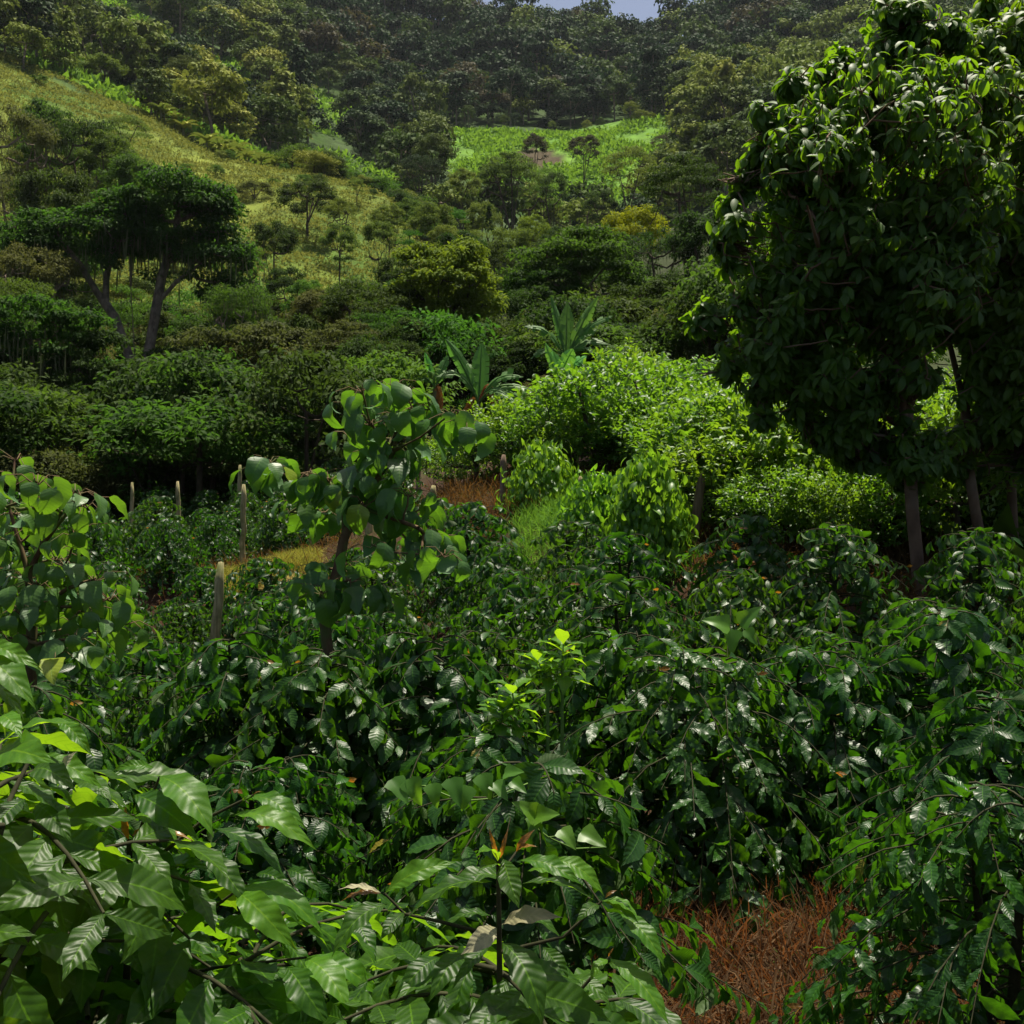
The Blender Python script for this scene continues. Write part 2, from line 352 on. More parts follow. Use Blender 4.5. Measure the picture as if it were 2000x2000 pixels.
sol = np.linalg.solve(big, np.concatenate([cg, [0, 0, 0]]))

def height(x, y):
    x = np.atleast_1d(np.asarray(x, float)); y = np.atleast_1d(np.asarray(y, float))
    yy = np.maximum(y, 0.9)
    u = np.clip(x / yy, -1.15, 1.15) * 2.2; v = np.log(yy)
    out = np.empty(len(u))
    for s in range(0, len(u), 20000):
        a = u[s:s + 20000]; b = v[s:s + 20000]
        r = np.sqrt((a[:, None] - cu[None]) ** 2 + (b[:, None] - cv[None]) ** 2)
        out[s:s + 20000] = r @ sol[:nC] + sol[nC] + sol[nC + 1] * a + sol[nC + 2] * b
    z = out * (yy + 5) - 1.9
    amp = np.clip((yy - 60) / 120, 0, 1)
    z = z + fbm(x / 22, y / 22, 3) * 2.6 * amp + fbm(x / 1.1, y / 1.1, 8, 3) * 0.07
    # low cattle steps on the grass hill
    hill = np.clip((yy - 80) / 15, 0, 1) * np.clip((165 - yy) / 10, 0, 1)
    z = z + hill * (fbm(x / 5, y / 1.6, 21, 3) * 0.95)
    return z

def H(x, y): return float(height([x], [y])[0])
def G(px, D):
    x = (px - 1000) / F * D
    return np.array([x, D, H(x, D)])

def inpoly(px, py, poly):
    px = np.asarray(px); py = np.asarray(py); ins = np.zeros(px.shape, bool); n = len(poly)
    for i in range(n):
        x1, y1 = poly[i]; x2, y2 = poly[(i + 1) % n]
        c = ((y1 > py) != (y2 > py)) & (px < (x2 - x1) * (py - y1) / (y2 - y1 + 1e-9) + x1)
        ins ^= c
    return ins
MEADOW = [(862, 262), (900, 248), (1000, 258), (1060, 262), (1120, 250), (1180, 240), (1300, 232), (1310, 300), (1240, 380), (1180, 420), (1120, 440), (1040, 400), (940, 350), (880, 340)]
PLOT = [(1000, 300), (1040, 286), (1095, 300), (1110, 320), (1060, 326), (1010, 318)]
BRIGHTS = [[(560, 160), (620, 175), (680, 215), (690, 260), (640, 235), (590, 200)], [(180, 0), (230, 0), (330, 75), (400, 110), (520, 160), (480, 165), (360, 120), (260, 80)]]

us = np.linspace(-1.25, 1.25, 330)
ys = np.concatenate([np.linspace(-7, 0.4, 8), np.geomspace(0.7, 640, 430)])
gx = us[None, :] * (np.maximum(ys, 0)[:, None] + 5.0); gy = np.broadcast_to(ys[:, None], gx.shape)
gz = height(gx.ravel(), gy.ravel())
gxf, gyf = gx.ravel(), gy.ravel()
ppx = 1000 + gxf / np.maximum(gyf, 0.5) * F; ppy = 1000 - gz / np.maximum(gyf, 0.5) * F
far_n = fbm(gxf / 9, gyf / 9, 5)
soil = np.array([0.046, 0.025, 0.014]); dark = np.array([0.030, 0.040, 0.014]); hillc = np.array([0.105, 0.145, 0.022]); mead = np.array([0.10, 0.20, 0.025]); plot = np.array([0.060, 0.046, 0.026])
col = np.broadcast_to(soil, (len(gz), 3)).copy()
k = np.clip((gyf - 24) / 6, 0, 1)[:, None]; col = col * (1 - k) + dark * k
hm = (gyf > 84) & (gyf < 167) & (ppx < 850 + far_n * 60)
col[hm] = hillc + far_n[hm, None] * np.array([0.09, 0.06, 0.01])
mm = inpoly(ppx, ppy, MEADOW) & (gyf > 175) & (gyf < 290)
col[mm] = mead + far_n[mm, None] * np.array([0.05, 0.06, 0.01])
mm2 = (gyf > 158) & (~mm); col[mm2] = np.array([0.035, 0.065, 0.014]) + far_n[mm2, None] * 0.03
pm = inpoly(ppx, ppy, PLOT) & (gyf > 175) & (gyf < 290); col[pm] = plot
for bp_ in BRIGHTS:
    bm = inpoly(ppx, ppy, bp_) & (gyf > 158); col[bm] = [0.13, 0.22, 0.03]
strip = (gyf > 16.8) & (gyf < 18.6) & (ppx > 420) & (ppx < 620); col[strip] = [0.20, 0.16, 0.04]
gp = (gyf > 13.3) & (gyf < 17) & (ppx > 1080) & (ppx < 1330); col[gp] = [0.10, 0.14, 0.03]
g = Geo()
k = len(us); i = np.arange(len(ys) - 1)[:, None] * k; j = np.arange(k - 1)[None]
ff = np.stack([i + j, i + j + 1, i + k + j + 1, i + k + j], -1).reshape(-1, 4)
g.add(np.stack([gxf, gyf, gz], -1), ff, np.clip(col, 0.005, 1))
m, nt, N, L, b = node_mat('ground')
at = N.new("ShaderNodeAttribute"); at.attribute_name = "lf"
tc = N.new("ShaderNodeTexCoord")
n1 = N.new("ShaderNodeTexNoise"); n1.inputs["Scale"].default_value = 3.5; n1.inputs["Detail"].default_value = 8; n1.inputs["Roughness"].default_value = 0.7; L.new(tc.outputs["Object"], n1.inputs[0])
n2 = N.new("ShaderNodeTexNoise"); n2.inputs["Scale"].default_value = 0.35; n2.inputs["Detail"].default_value = 6; L.new(tc.outputs["Object"], n2.inputs[0])
f1 = math_n(nt, 'MULTIPLY_ADD', n1.outputs[0], 1.6, 0.2); f2 = math_n(nt, 'MULTIPLY_ADD', n2.outputs[0], 1.6, 0.2)
cc = mixc(nt, 1.0, at.outputs["Vector"], math_n(nt, 'MULTIPLY', f1, f2), 'MULTIPLY')
L.new(cc, b.inputs["Base Color"]); b.inputs["Roughness"].default_value = 0.95; b.inputs["Specular IOR Level"].default_value = 0.1
bp = N.new("ShaderNodeBump"); bp.inputs["Strength"].default_value = 0.7; bp.inputs["Distance"].default_value = 0.06
L.new(n1.outputs[0], bp.inputs["Height"]); L.new(bp.outputs[0], b.inputs["Normal"])
ter = link('terrain', g.mesh('terrain', [m])); ter['kind'] = 'structure'

# ------------------------------------------------------------------ woody skeletons and foliage
def bez(a, b, sag, rng, n=5, wob=0.05):
    t = np.linspace(0, 1, n)[:, None]; L_ = np.linalg.norm(b - a)
    p = a * (1 - t) + b * t
    p[:, 2] += sag * L_ * np.sin(pi * t[:, 0])
    p[1:-1] += (rng.random((n - 2, 3)) - 0.5) * wob * L_
    return p

def grow(g, trunks, tips, r0, rng, mi=0, rtip=0.012, sides=7, sag=-0.08, wob=0.08, minpar=0):
    """trunks: polylines; tips: points each joined to the closest fitting node of what has grown so far."""
    pos = []; par = []; chains = []
    for ti, tr in enumerate(trunks):
        tr = np.asarray(tr, float)
        if ti == 0:
            pts = [tr[0]]
            for a, b in zip(tr[:-1], tr[1:]):
                for q in (0.34, 0.67, 1.0): pts.append(a * (1 - q) + b * q)
            ids = []
            for q, p in enumerate(pts):
                pos.append(p); par.append(len(pos) - 2 if q else -1); ids.append(len(pos) - 1)
            chains.append(ids)
        else:
            d = np.linalg.norm(np.array(pos) - tr[0], axis=1); c = int(d.argmin()); ids = [c]
            prev = pos[c]
            for b in tr[1:]:
                for q in (0.5, 1.0):
                    pos.append(prev * (1 - q) + b * q); par.append(ids[-1]); ids.append(len(pos) - 1)
                prev = b
            chains.append(ids)
    ntrunk = len(pos)
    tips = np.asarray(tips, float)
    if len(tips):
        tp = np.array(pos)
        d0 = np.linalg.norm(tips[:, None] - tp[None], axis=2).min(1)
        for ti in np.argsort(d0):
            tip = tips[ti]; pa = np.array(pos)
            d = np.linalg.norm(pa - tip, axis=1) + np.maximum(0, pa[:, 2] - tip[2]) * 1.2
            d[:minpar] += 50
            c = int(d.argmin()); seg = bez(pa[c], tip, sag, rng, 4, wob)
            ids = [c]
            for q in seg[1:]: pos.append(q); par.append(ids[-1]); ids.append(len(pos) - 1)
            chains.append(ids)
    w = np.zeros(len(pos)); kids = np.zeros(len(pos))
    for q in range(len(pos)):
        if par[q] >= 0: kids[par[q]] += 1
    w[kids == 0] = 1
    for q in range(len(pos) - 1, 0, -1):
        if par[q] >= 0: w[par[q]] += w[q]
    rr = w ** 0.5; rr = rtip + (r0 - rtip) * (rr - 1) / max(rr.max() - 1, 1e-6)
    pa = np.array(pos)
    for ci, ids in enumerate(chains):
        if len(ids) < 2: continue
        r = rr[ids].copy()
        if par[ids[0]] != -1: r[0] = min(r[0], r[1] * 1.25)
        if ci == 0: r[0] *= 1.25
        g.tube(pa[ids], r, sides if r.max() > 0.04 else 5, mi)
    return pa, rr

def clump(g, c, R, flat, n, size, rng, tpl, droop=0.4, up=0.7, mi=0, rnd0=None, under=0.25):
    d = unit(rng.normal(size=(n, 3)))
    low = d[:, 2] < -under; d[low, 2] *= -1
    rad = rng.random(n) ** 0.45
    Rv = np.array([R, R, R * flat]) if np.isscalar(R) else np.array(R)
    p = c + d * Rv * rad[:, None]
    ax = unit(d * [1, 1, 0.4] + rng.normal(size=(n, 3)) * 0.55 + [0, 0, -droop])
    nr = unit(d * 0.7 + [0, 0, up] + rng.normal(size=(n, 3)) * 0.35)
    base = rng.random() if rnd0 is None else rnd0
    rnd = np.clip(base * 0.6 + rng.random(n) * 0.4, 0, 0.96)
    s = size * (0.7 + 0.6 * rng.random(n))
    ch = rng.integers(0, len(tpl), n)
    for q in range(len(tpl)):
        mk = ch == q
        g.stamp(tpl[q], p[mk], ax[mk], nr[mk], s[mk], rnd[mk], mi)

def tree_proto(seed, height_, R, form='round', nclump=30, nleaf=90, leaf=0.5, tpl=None, trunk=0.16, rtrunk=0.2, crown_lo=0.3, lean=0.0, forks=1, droop=0.4, cl=0.28, moss=0):
    """returns dict of meshes: trunk, crown (and moss). Height and radius are in metres, base at origin."""
    rng = np.random.default_rng(seed); tpl = tpl or T_CARD
    Hh = height_; z0 = Hh * crown_lo
    tips = []
    for q in range(nclump):
        a = rng.random() * 2 * pi
        if form == 'round':
            d = unit(rng.normal(size=3)); d[2] = abs(d[2]) if rng.random() < 0.75 else d[2]
            rr = 0.55 + 0.45 * rng.random() ** 0.5
            cc = np.array([d[0] * R, d[1] * R, (z0 + Hh) / 2 + d[2] * (Hh - z0) / 2 * 1.0]) * [rr, rr, 1]
            cc[2] = (z0 + Hh) / 2 + d[2] * (Hh - z0) / 2 * rr
        elif form == 'umbrella':
            rr = R * math.sqrt(rng.random())
            zt = Hh - (rr / R) ** 2 * (Hh - z0) * 0.55 - rng.random() * (Hh - z0) * 0.35
            cc = np.array([cos(a) * rr, sin(a) * rr, zt])
        elif form == 'cone':
            t = rng.random() ** 0.75; rr = R * (1.02 - t) * (0.55 + 0.45 * rng.random())
            cc = np.array([cos(a) * rr, sin(a) * rr, z0 + t * (Hh - z0)])
        else:   # layered pads
            lay = rng.integers(0, 4) / 3.0; rr = R * (0.35 + 0.65 * rng.random()) * (1 - 0.45 * lay)
            cc = np.array([cos(a) * rr, sin(a) * rr, z0 + (Hh - z0) * (0.1 + 0.85 * lay) + rng.normal() * 0.15])
        tips.append(cc)
    tips = np.array(tips)
    gt = Geo(); gc = Geo()
    lx, ly = rng.normal(size=2) * lean * Hh
    zf = max(z0 * 0.9, Hh * 0.18)
    tr = [np.array([[0, 0, -0.3], [lx * 0.2, ly * 0.2, zf * 0.5], [lx * 0.5, ly * 0.5, zf], [lx, ly, zf + (Hh - zf) * 0.55]])]
    for q in range(forks - 1):
        a = rng.random() * 2 * pi
        tr.append(np.array([[lx * 0.5, ly * 0.5, zf * 0.8], [cos(a) * R * 0.25, sin(a) * R * 0.25, zf + (Hh - zf) * 0.3], [cos(a) * R * 0.5, sin(a) * R * 0.5, zf + (Hh - zf) * 0.65]]))
    grow(gt, tr, tips, rtrunk, rng, 0, rtrunk * 0.12, 6)
    flat = {'round': 0.6, 'umbrella': 0.28, 'cone': 0.6, 'layer': 0.22}[form]
    for c in tips:
        cr = R * cl * (0.7 + 0.6 * rng.random()) * (1.25 if form in ('layer', 'umbrella') else 1)
        clump(gc, c, cr, flat, int(nleaf * (0.7 + 0.6 * rng.random())), leaf, rng, tpl, droop)
    out = dict(trunk=gt, crown=gc, tips=tips, H=Hh, R=R)
    if moss:
        gm = Geo(); hang_moss(gm, tips[tips[:, 2] < Hh * 0.85], R * cl, moss, Hh * 0.12, rng); out['moss'] = gm
    return out

def hang_moss(gm, tips, spread, n, ln, rng):
    t = tips[rng.integers(0, len(tips), n)] + rng.normal(size=(n, 3)) * [spread * 0.6, spread * 0.6, spread * 0.15]
    gm.stamp(leaf_tpl(1, 4, 0.028, 'lance', 0, 0.06), t, unit(np.array([0, 0, -1.0]) + rng.normal(size=(n, 3)) * 0.05), unit(rng.normal(size=(n, 3)) * [1, 1, 0]), ln * (0.3 + rng.random(n)), rng.random(n))

def proto_meshes(p, nm, bark, leafm):
    d = dict(trunk=p['trunk'].mesh(nm + '_trunk', [bark]), crown=p['crown'].mesh(nm + '_crown', [leafm]), H=p['H'], R=p['R'])
    if 'moss' in p: d['moss'] = p['moss'].mesh(nm + '_moss', [M['moss']])
    return d

def place_tree(name, pm, base, Hh, R, rz, leafm=None, bark=None, parts=True):
    """one tree as an Empty with its own trunk and crown objects (shared mesh data)."""
    t = thing(name, base, rz, (R / pm['R'], R / pm['R'], Hh / pm['H']))
    for key in ('trunk', 'crown', 'moss'):
        if key in pm:
            o = link({'moss': 'hanging_moss'}.get(key, key), pm[key], t)
            if key == 'moss': o['kind'] = 'stuff'
            mat = {'trunk': bark, 'crown': leafm}.get(key)
            kz = (R / pm['R']) * 1.3 / (Hh / pm['H'])
            if key != 'trunk' and kz < 1: o.scale = (1, 1, kz); o.location = (0, 0, pm['H'] * (1 - kz))
            if mat is not None:
                o.material_slots[0].link = 'OBJECT'; o.material_slots[0].material = mat
    return t

# ================================================================== PROTOTYPE MESHES
rngG = np.random.default_rng(77)
# far trees: one mesh each, two material slots (trunk, crown)
def single_mesh(p, nm, bark, leafm):
    g = Geo(); t, c = p['trunk'], p['crown']
    for src, mi in ((t, 0), (c, 1)):
        off = g.n
        for v, f, a in zip(src.v, src.f, src.a): pass
        v = np.concatenate(src.v); f = np.concatenate(src.f); a = np.concatenate(src.a)
        g.add(v, f, a, mi)
    return g.mesh(nm, [bark, leafm]), p['H'], p['R']

FAR = []
for s in range(9):
    form = ['round', 'umbrella', 'round', 'layer', 'round', 'umbrella', 'cone', 'round', 'round'][s]
    p = tree_proto(100 + s, 10, 4.6, form, 34, 42, 0.75, T_CARD, rtrunk=0.22, crown_lo=[.2, .45, .15, .4, .3, .5, .1, .25, .35][s], cl=0.34, forks=2)
    FAR.append(p)
FARM = [single_mesh(p, 'forest_tree', M['bark_pale'], M['far_shade_dark']) for p in FAR]

MID = {}
def mk(nm, *a, **k):
    MID[nm] = proto_meshes(tree_proto(*a, **k), nm, M['bark'], M['mid'])
mk('round_a', 11, 8, 4, 'round', 52, 150, 0.30, T_SMALL, rtrunk=0.18, crown_lo=0.12, cl=0.24)
mk('round_b', 12, 8, 4, 'round', 64, 120, 0.30, T_SMALL, rtrunk=0.2, crown_lo=0.05, cl=0.21, forks=2)
mk('round_c', 13, 8, 4, 'round', 40, 190, 0.34, T_SMALL, rtrunk=0.2, crown_lo=0.2, cl=0.27, forks=2)
mk('umb_a', 14, 8, 5, 'umbrella', 66, 120, 0.28, T_SMALL, rtrunk=0.2, crown_lo=0.42, cl=0.17, forks=3)
mk('umb_b', 15, 7, 5, 'umbrella', 52, 140, 0.30, T_SMALL, rtrunk=0.22, crown_lo=0.35, cl=0.19, forks=3)
mk('layer_a', 16, 6, 3.4, 'layer', 40, 190, 0.19, T_SMALL, rtrunk=0.13, crown_lo=0.2, cl=0.32, droop=0.2)
mk('cone_a', 17, 9, 2.6, 'cone', 50, 110, 0.30, T_SMALL, rtrunk=0.16, crown_lo=0.06, cl=0.30)
mk('slender', 18, 11, 3.4, 'round', 26, 120, 0.30, T_SMALL, rtrunk=0.16, crown_lo=0.5, cl=0.26, forks=2)
mk('mossy', 19, 10, 5, 'round', 48, 150, 0.30, T_SMALL, rtrunk=0.26, crown_lo=0.3, cl=0.24, forks=3, moss=420)
mk('open', 20, 9, 5, 'umbrella', 52, 80, 0.30, T_SMALL, rtrunk=0.15, crown_lo=0.4, cl=0.20, forks=5)
mk('shrub_a', 21, 3, 2, 'round', 40, 110, 0.16, T_SMALL, rtrunk=0.06, crown_lo=0.0, cl=0.30)
mk('shrub_b', 22, 3, 2.2, 'round', 46, 95, 0.18, T_SMALL, rtrunk=0.06, crown_lo=0.0, cl=0.28, forks=2)

# ================================================================== FAR FOREST
px_all = []
rf = np.random.default_rng(5)
forest = []
Dd = 158.0
while Dd < 445:
    step = 5.4 + Dd * 0.004
    wid = 0.56 * Dd
    xs = np.arange(-wid, wid, step * 1.12) + rf.random() * step
    for x in xs:
        xx = x + rf.normal() * step * 0.22; yy = Dd + rf.normal() * step * 0.22
        forest.append((xx, yy))
    Dd += step
forest = np.array(forest)
fz = height(forest[:, 0], forest[:, 1])
fpx = 1000 + forest[:, 0] / forest[:, 1] * F; fpy = 1000 - fz / forest[:, 1] * F
grown = [(820, 230), (1000, 236), (1180, 228), (1330, 225), (1330, 320), (1260, 440), (960, 470), (850, 400)]
keep = ~(inpoly(fpx, fpy, grown) & (forest[:, 1] < 292))
for bp_ in BRIGHTS:
    for off in (0, 20, 40, 60): keep &= ~inpoly(fpx, fpy - off, bp_)
left_hill = (fpx < 860) & (forest[:, 1] < 300)
keep &= ~(left_hill & (fbm(forest[:, 0] / 30, forest[:, 1] / 30, 77, 3) > 0.12))
keep &= ~((forest[:, 1] < 172) & (fpx < 700) & (fpx > 100) & (rf.random(len(fpx)) < 0.5))
forest = forest[keep]; fz = fz[keep]; fpx = fpx[keep]; fpy = fpy[keep]
inview = (fpx > -40) & (fpx < 2040) & (fpy > -30)
behind_big = (fpx > 1480) & (fpy > 60)            # stands behind the big tree's crown
showing = inview & ~behind_big & ~((forest[:, 1] < 175) & (fpx > 860) & (fpy > 420))
order = np.argsort(forest[:, 1])
vis = [q for q in order if showing[q]]
indiv = vis[:262]; rest = [q for q in order if q not in set(indiv)]
far_mats = ['far_shade_dark', 'far_shade_dark', 'far_mid', 'far_mid', 'far_sun_pale', 'far_rust']
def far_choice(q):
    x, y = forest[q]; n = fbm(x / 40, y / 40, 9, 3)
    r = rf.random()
    lf = fpx[q] < 600 or fpx[q] > 1850 or (fpx[q] > 1330 and y < 330)  # side slopes where sunlight is painted in by paler tree tints
    if lf: return ['far_sun_pale', 'far_mid', 'far_sun_pale', 'far_mid', 'far_sun_pale', 'far_shade_dark'][int(r * 6)] if n > -0.3 else 'far_mid'
    if y < 240: return ['far_mid', 'far_mid', 'far_sun_pale', 'far_shade_dark'][int(r * 4)]
    return 'far_shade_dark' if r < 0.55 else ('far_mid' if r < 0.86 else ('far_rust' if r < 0.94 else 'far_sun_pale'))  # middle of the mountain: cloud shade painted in by darker tree tints
WORDS = {'far_shade_dark': 'shade-darkened green', 'far_mid': 'olive green', 'far_sun_pale': 'pale sun-tinted', 'far_rust': 'brownish'}
for q in indiv:
    vi = int(rf.integers(0, len(FARM))); me, Hh, R = FARM[vi]
    o = link('forest_tree', me, None, (forest[q][0], forest[q][1], fz[q] - 0.4))
    s = (0.55 + 0.75 * rf.random() ** 1.5) * (1 + (forest[q][1] - 200) / 900)
    o.scale = (s, s, s * (0.75 + 0.55 * rf.random())); o.rotation_euler = (0, 0, rf.random() * 6.28)
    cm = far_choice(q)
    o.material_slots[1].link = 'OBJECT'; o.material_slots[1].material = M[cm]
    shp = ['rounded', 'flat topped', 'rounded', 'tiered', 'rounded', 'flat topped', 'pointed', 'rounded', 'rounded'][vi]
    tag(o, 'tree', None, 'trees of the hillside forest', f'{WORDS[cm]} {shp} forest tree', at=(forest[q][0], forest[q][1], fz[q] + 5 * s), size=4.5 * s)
# the rest of the wood, merged per tint: too many to count, reads as one mass
gs = Geo()
mats_rest = ['far_shade_dark', 'far_mid', 'far_sun_pale', 'far_rust']
lowp = []
for s in range(5):
    p = tree_proto(300 + s, 10, 4.6, ['round', 'umbrella', 'round', 'layer', 'round'][s], 26, 22, 1.0, T_CARD, rtrunk=0.22, crown_lo=[.2, .45, .15, .4, .3][s], cl=0.36)
    lowp.append({kk: (np.concatenate(p[kk].v), np.concatenate(p[kk].f), np.concatenate(p[kk].a)) for kk in ('trunk', 'crown')})
for q in rest:
    if fpx[q] < -250 or fpx[q] > 2250: 
        if rf.random() < 0.5: continue
    p = lowp[int(rf.integers(0, 5))]
    s = (0.55 + 0.75 * rf.random() ** 1.5) * (1 + (forest[q][1] - 200) / 900); a = rf.random() * 6.28
    ca, sa = cos(a), sin(a); sz = s * (0.75 + 0.55 * rf.random())
    Rm = np.array([[ca * s, sa * s, 0], [-sa * s, ca * s, 0], [0, 0, sz]])
    base = np.array([forest[q][0], forest[q][1], fz[q] - 0.4]); dv = rf.random()
    v, f, aa = p['crown']; aa = aa.copy(); aa[:, 2] = np.clip(aa[:, 2] * 0.7 + dv * 0.3, 0, 0.96)
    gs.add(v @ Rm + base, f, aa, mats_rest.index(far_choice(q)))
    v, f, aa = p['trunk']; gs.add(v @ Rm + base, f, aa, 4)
o = link('distant_forest', gs.mesh('distant_forest', [M[q] for q in mats_rest] + [M['bark_pale']]))
o['kind'] = 'stuff'; o['label'] = 'dense dark forest covering the far mountain up to the ridge'

# ================================================================== NAMED TREES OF THE MIDDLE DISTANCE
rm = np.random.default_rng(42)
def T(name, kind, px, top, D, hw, mat, desc, bark=None, cat='tree', base=None, group=None, label=None):
    if name == 'wood_tree' and 33 < D <= 44 and px < 820 and not 200 < px < 360: top -= 35 + int(rm.integers(0, 60))
    """a tree or shrub standing at distance D whose crown top is seen at row `top` and half width `hw` photo pixels"""
    b = G(px, D)
    if base is not None: b = P(px, base, D); b[2] = min(b[2], H(b[0], b[1]))
    Hh = max((1000 - top) / F * D - b[2], hw / F * D * 0.8)
    R = hw / F * D
    b2 = b.copy(); b2[2] -= 0.15
    t = place_tree(name, MID[kind], b2, Hh, R * 0.94, rm.random() * 6.28, M[mat], M[bark] if bark else None)
    tag(t, cat, label, group, desc, at=(b[0], b[1], b[2] + Hh * 0.6), size=R)
    return t
# valley and meadow trees
VT = 'trees standing in the valley'
for px, top, D, hw, kd, mt, ds, bk in [
    (1000, 298, 150, 72, 'umb_a', 'valley', 'broad layered valley tree', None), (1062, 330, 158, 40, 'layer_a', 'fern', 'bright green valley tree', None),
    (1082, 338, 138, 36, 'slender', 'dark', 'slim dark valley tree', 'bark'), (1228, 285, 150, 60, 'open', 'valley', 'open branched tall valley tree', 'bark'),
    (1172, 368, 146, 34, 'round_a', 'dark', 'small rounded valley tree', None), (1323, 212, 225, 24, 'cone_a', 'dark', 'dark pointed tree', None),
    (1290, 262, 215, 22, 'open', 'far_rust', 'sparse pale trunked tree', 'bark_pale'), (1358, 262, 190, 40, 'round_c', 'far_mid', 'rounded tree', None),
    (1395, 215, 230, 45, 'umb_a', 'far_sun_pale', 'pale sunlit tree', None), (1345, 185, 262, 40, 'umb_b', 'far_sun_pale', 'pale spreading tree', None), (1440, 205, 240, 42, 'umb_a', 'lime', 'yellowish spreading tree', None),
    (1045, 262, 210, 26, 'round_b', 'far_rust', 'reddish shrub on the plot edge', None), (1140, 262, 205, 34, 'umb_b', 'far_rust', 'brownish spreading tree', None), 
     
    (1078, 236, 262, 10, 'slender', 'far_sun_pale', 'small pale tree', 'bark_pale'), (1146, 234, 262, 11, 'round_a', 'far_sun_pale', 'small round tree', None), (1172, 230, 264, 10, 'round_b', 'far_mid', 'small round tree', None),
    (1232, 198, 263, 16, 'slender', 'far_sun_pale', 'bright small tree', 'bark_pale'), (1252, 212, 262, 18, 'umb_b', 'far_sun_pale', 'bright spreading tree', 'bark_pale'), (1271, 218, 262, 9, 'round_a', 'lime', 'tiny bright tree', None),
    (915, 205, 268, 14, 'slender', 'far_mid', 'thin white trunked tree', 'bark_pale'), (985, 225, 266, 12, 'slender', 'far_mid', 'thin pale trunked tree', 'bark_pale'), (1005, 220, 268, 13, 'slender', 'far_shade_dark', 'thin grey trunked tree', 'bark_pale'),
    (850, 262, 175, 42, 'round_c', 'far_mid', 'rounded tree', None), (820, 300, 160, 40, 'mossy', 'far_shade_dark', 'dark shaggy tree', None), (905, 330, 140, 34, 'round_a', 'valley', 'round green tree', None),
    (940, 395, 120, 40, 'round_b', 'valley', 'mid green tree', None), (955, 400, 112, 12, 'cone_a', 'dark', 'narrow dark tree', 'bark_pale'), (880, 400, 112, 36, 'umb_b', 'fern', 'bright layered tree', None),
    (845, 395, 108, 44, 'round_c', 'valley', 'dense round tree', None), (760, 398, 104, 38, 'round_b', 'valley', 'dense round tree', None), (800, 388, 112, 36, 'round_a', 'valley', 'dense tree', None),
    (800, 450, 92, 34, 'layer_a', 'fern', 'layered fern green tree', None), (870, 440, 88, 46, 'round_b', 'valley', 'spreading tree', None), (740, 430, 96, 32, 'round_c', 'valley', 'rounded bush', None),
    (920, 450, 84, 50, 'layer_a', 'valley', 'layered tree', None), (1000, 440, 92, 54, 'round_a', 'valley', 'rounded tree', None), (1040, 420, 104, 38, 'round_b', 'lime', 'light green tree', None),
    (1090, 440, 92, 44, 'umb_a', 'dark', 'dark spreading tree', None), (960, 470, 76, 46, 'round_b', 'dark', 'dark rounded tree', None)]:
    T('valley_tree', kd, px, top, D, hw, mt, ds, bk, group=VT)
# trees on the grass hill
HT = 'trees on the grassy hill'
for px, top, D, hw, kd, mt, ds, bk in [
    (600, 345, 112, 66, 'umb_b', 'dark', 'wide umbrella shaped tree on the grass hill', None), (664, 384, 106, 34, 'umb_a', 'valley', 'small spreading tree on the grass hill', None),
    (535, 430, 92, 46, 'round_c', 'dark', 'dark round tree at the foot of the grass hill', None), (663, 436, 96, 38, 'round_a', 'valley', 'bluish green round tree on the lower grass hill', None),
    (697, 348, 124, 20, 'slender', 'valley', 'thin tree on the ridge of the grass hill', None), (497, 350, 122, 38, 'umb_b', 'olive', 'low olive bush on the grass hill', None),
    (245, 222, 128, 52, 'open', 'valley', 'open branched tree on the grass ridge', None), (78, 158, 150, 20, 'slender', 'dark', 'bare stemmed little tree on the grass ridge', None),
    (298, 108, 178, 32, 'cone_a', 'dark', 'tall dark pointed tree above the grass ridge', None), (155, 72, 215, 17, 'round_a', 'dark', 'small dark round tree on the upper slope', None),
    (218, 52, 225, 14, 'cone_a', 'dark', 'small dark pointed tree on the upper slope', None), (170, 12, 235, 16, 'cone_a', 'dark', 'dark narrow tree high on the slope', None),
    (205, 110, 175, 40, 'round_c', 'valley', 'dense green tree above the grass ridge', None), (365, 110, 185, 45, 'umb_a', 'far_mid', 'broad olive tree above the grass ridge', None),
    (120, 105, 172, 46, 'round_b', 'dark', 'dark bushy tree above the grass ridge', None), (40, 80, 175, 50, 'round_a', 'valley', 'bushy green tree above the grass ridge', None)]:
    T('hill_tree', kd, px, top, D, hw, mt, None, bk, label=ds, group=HT)
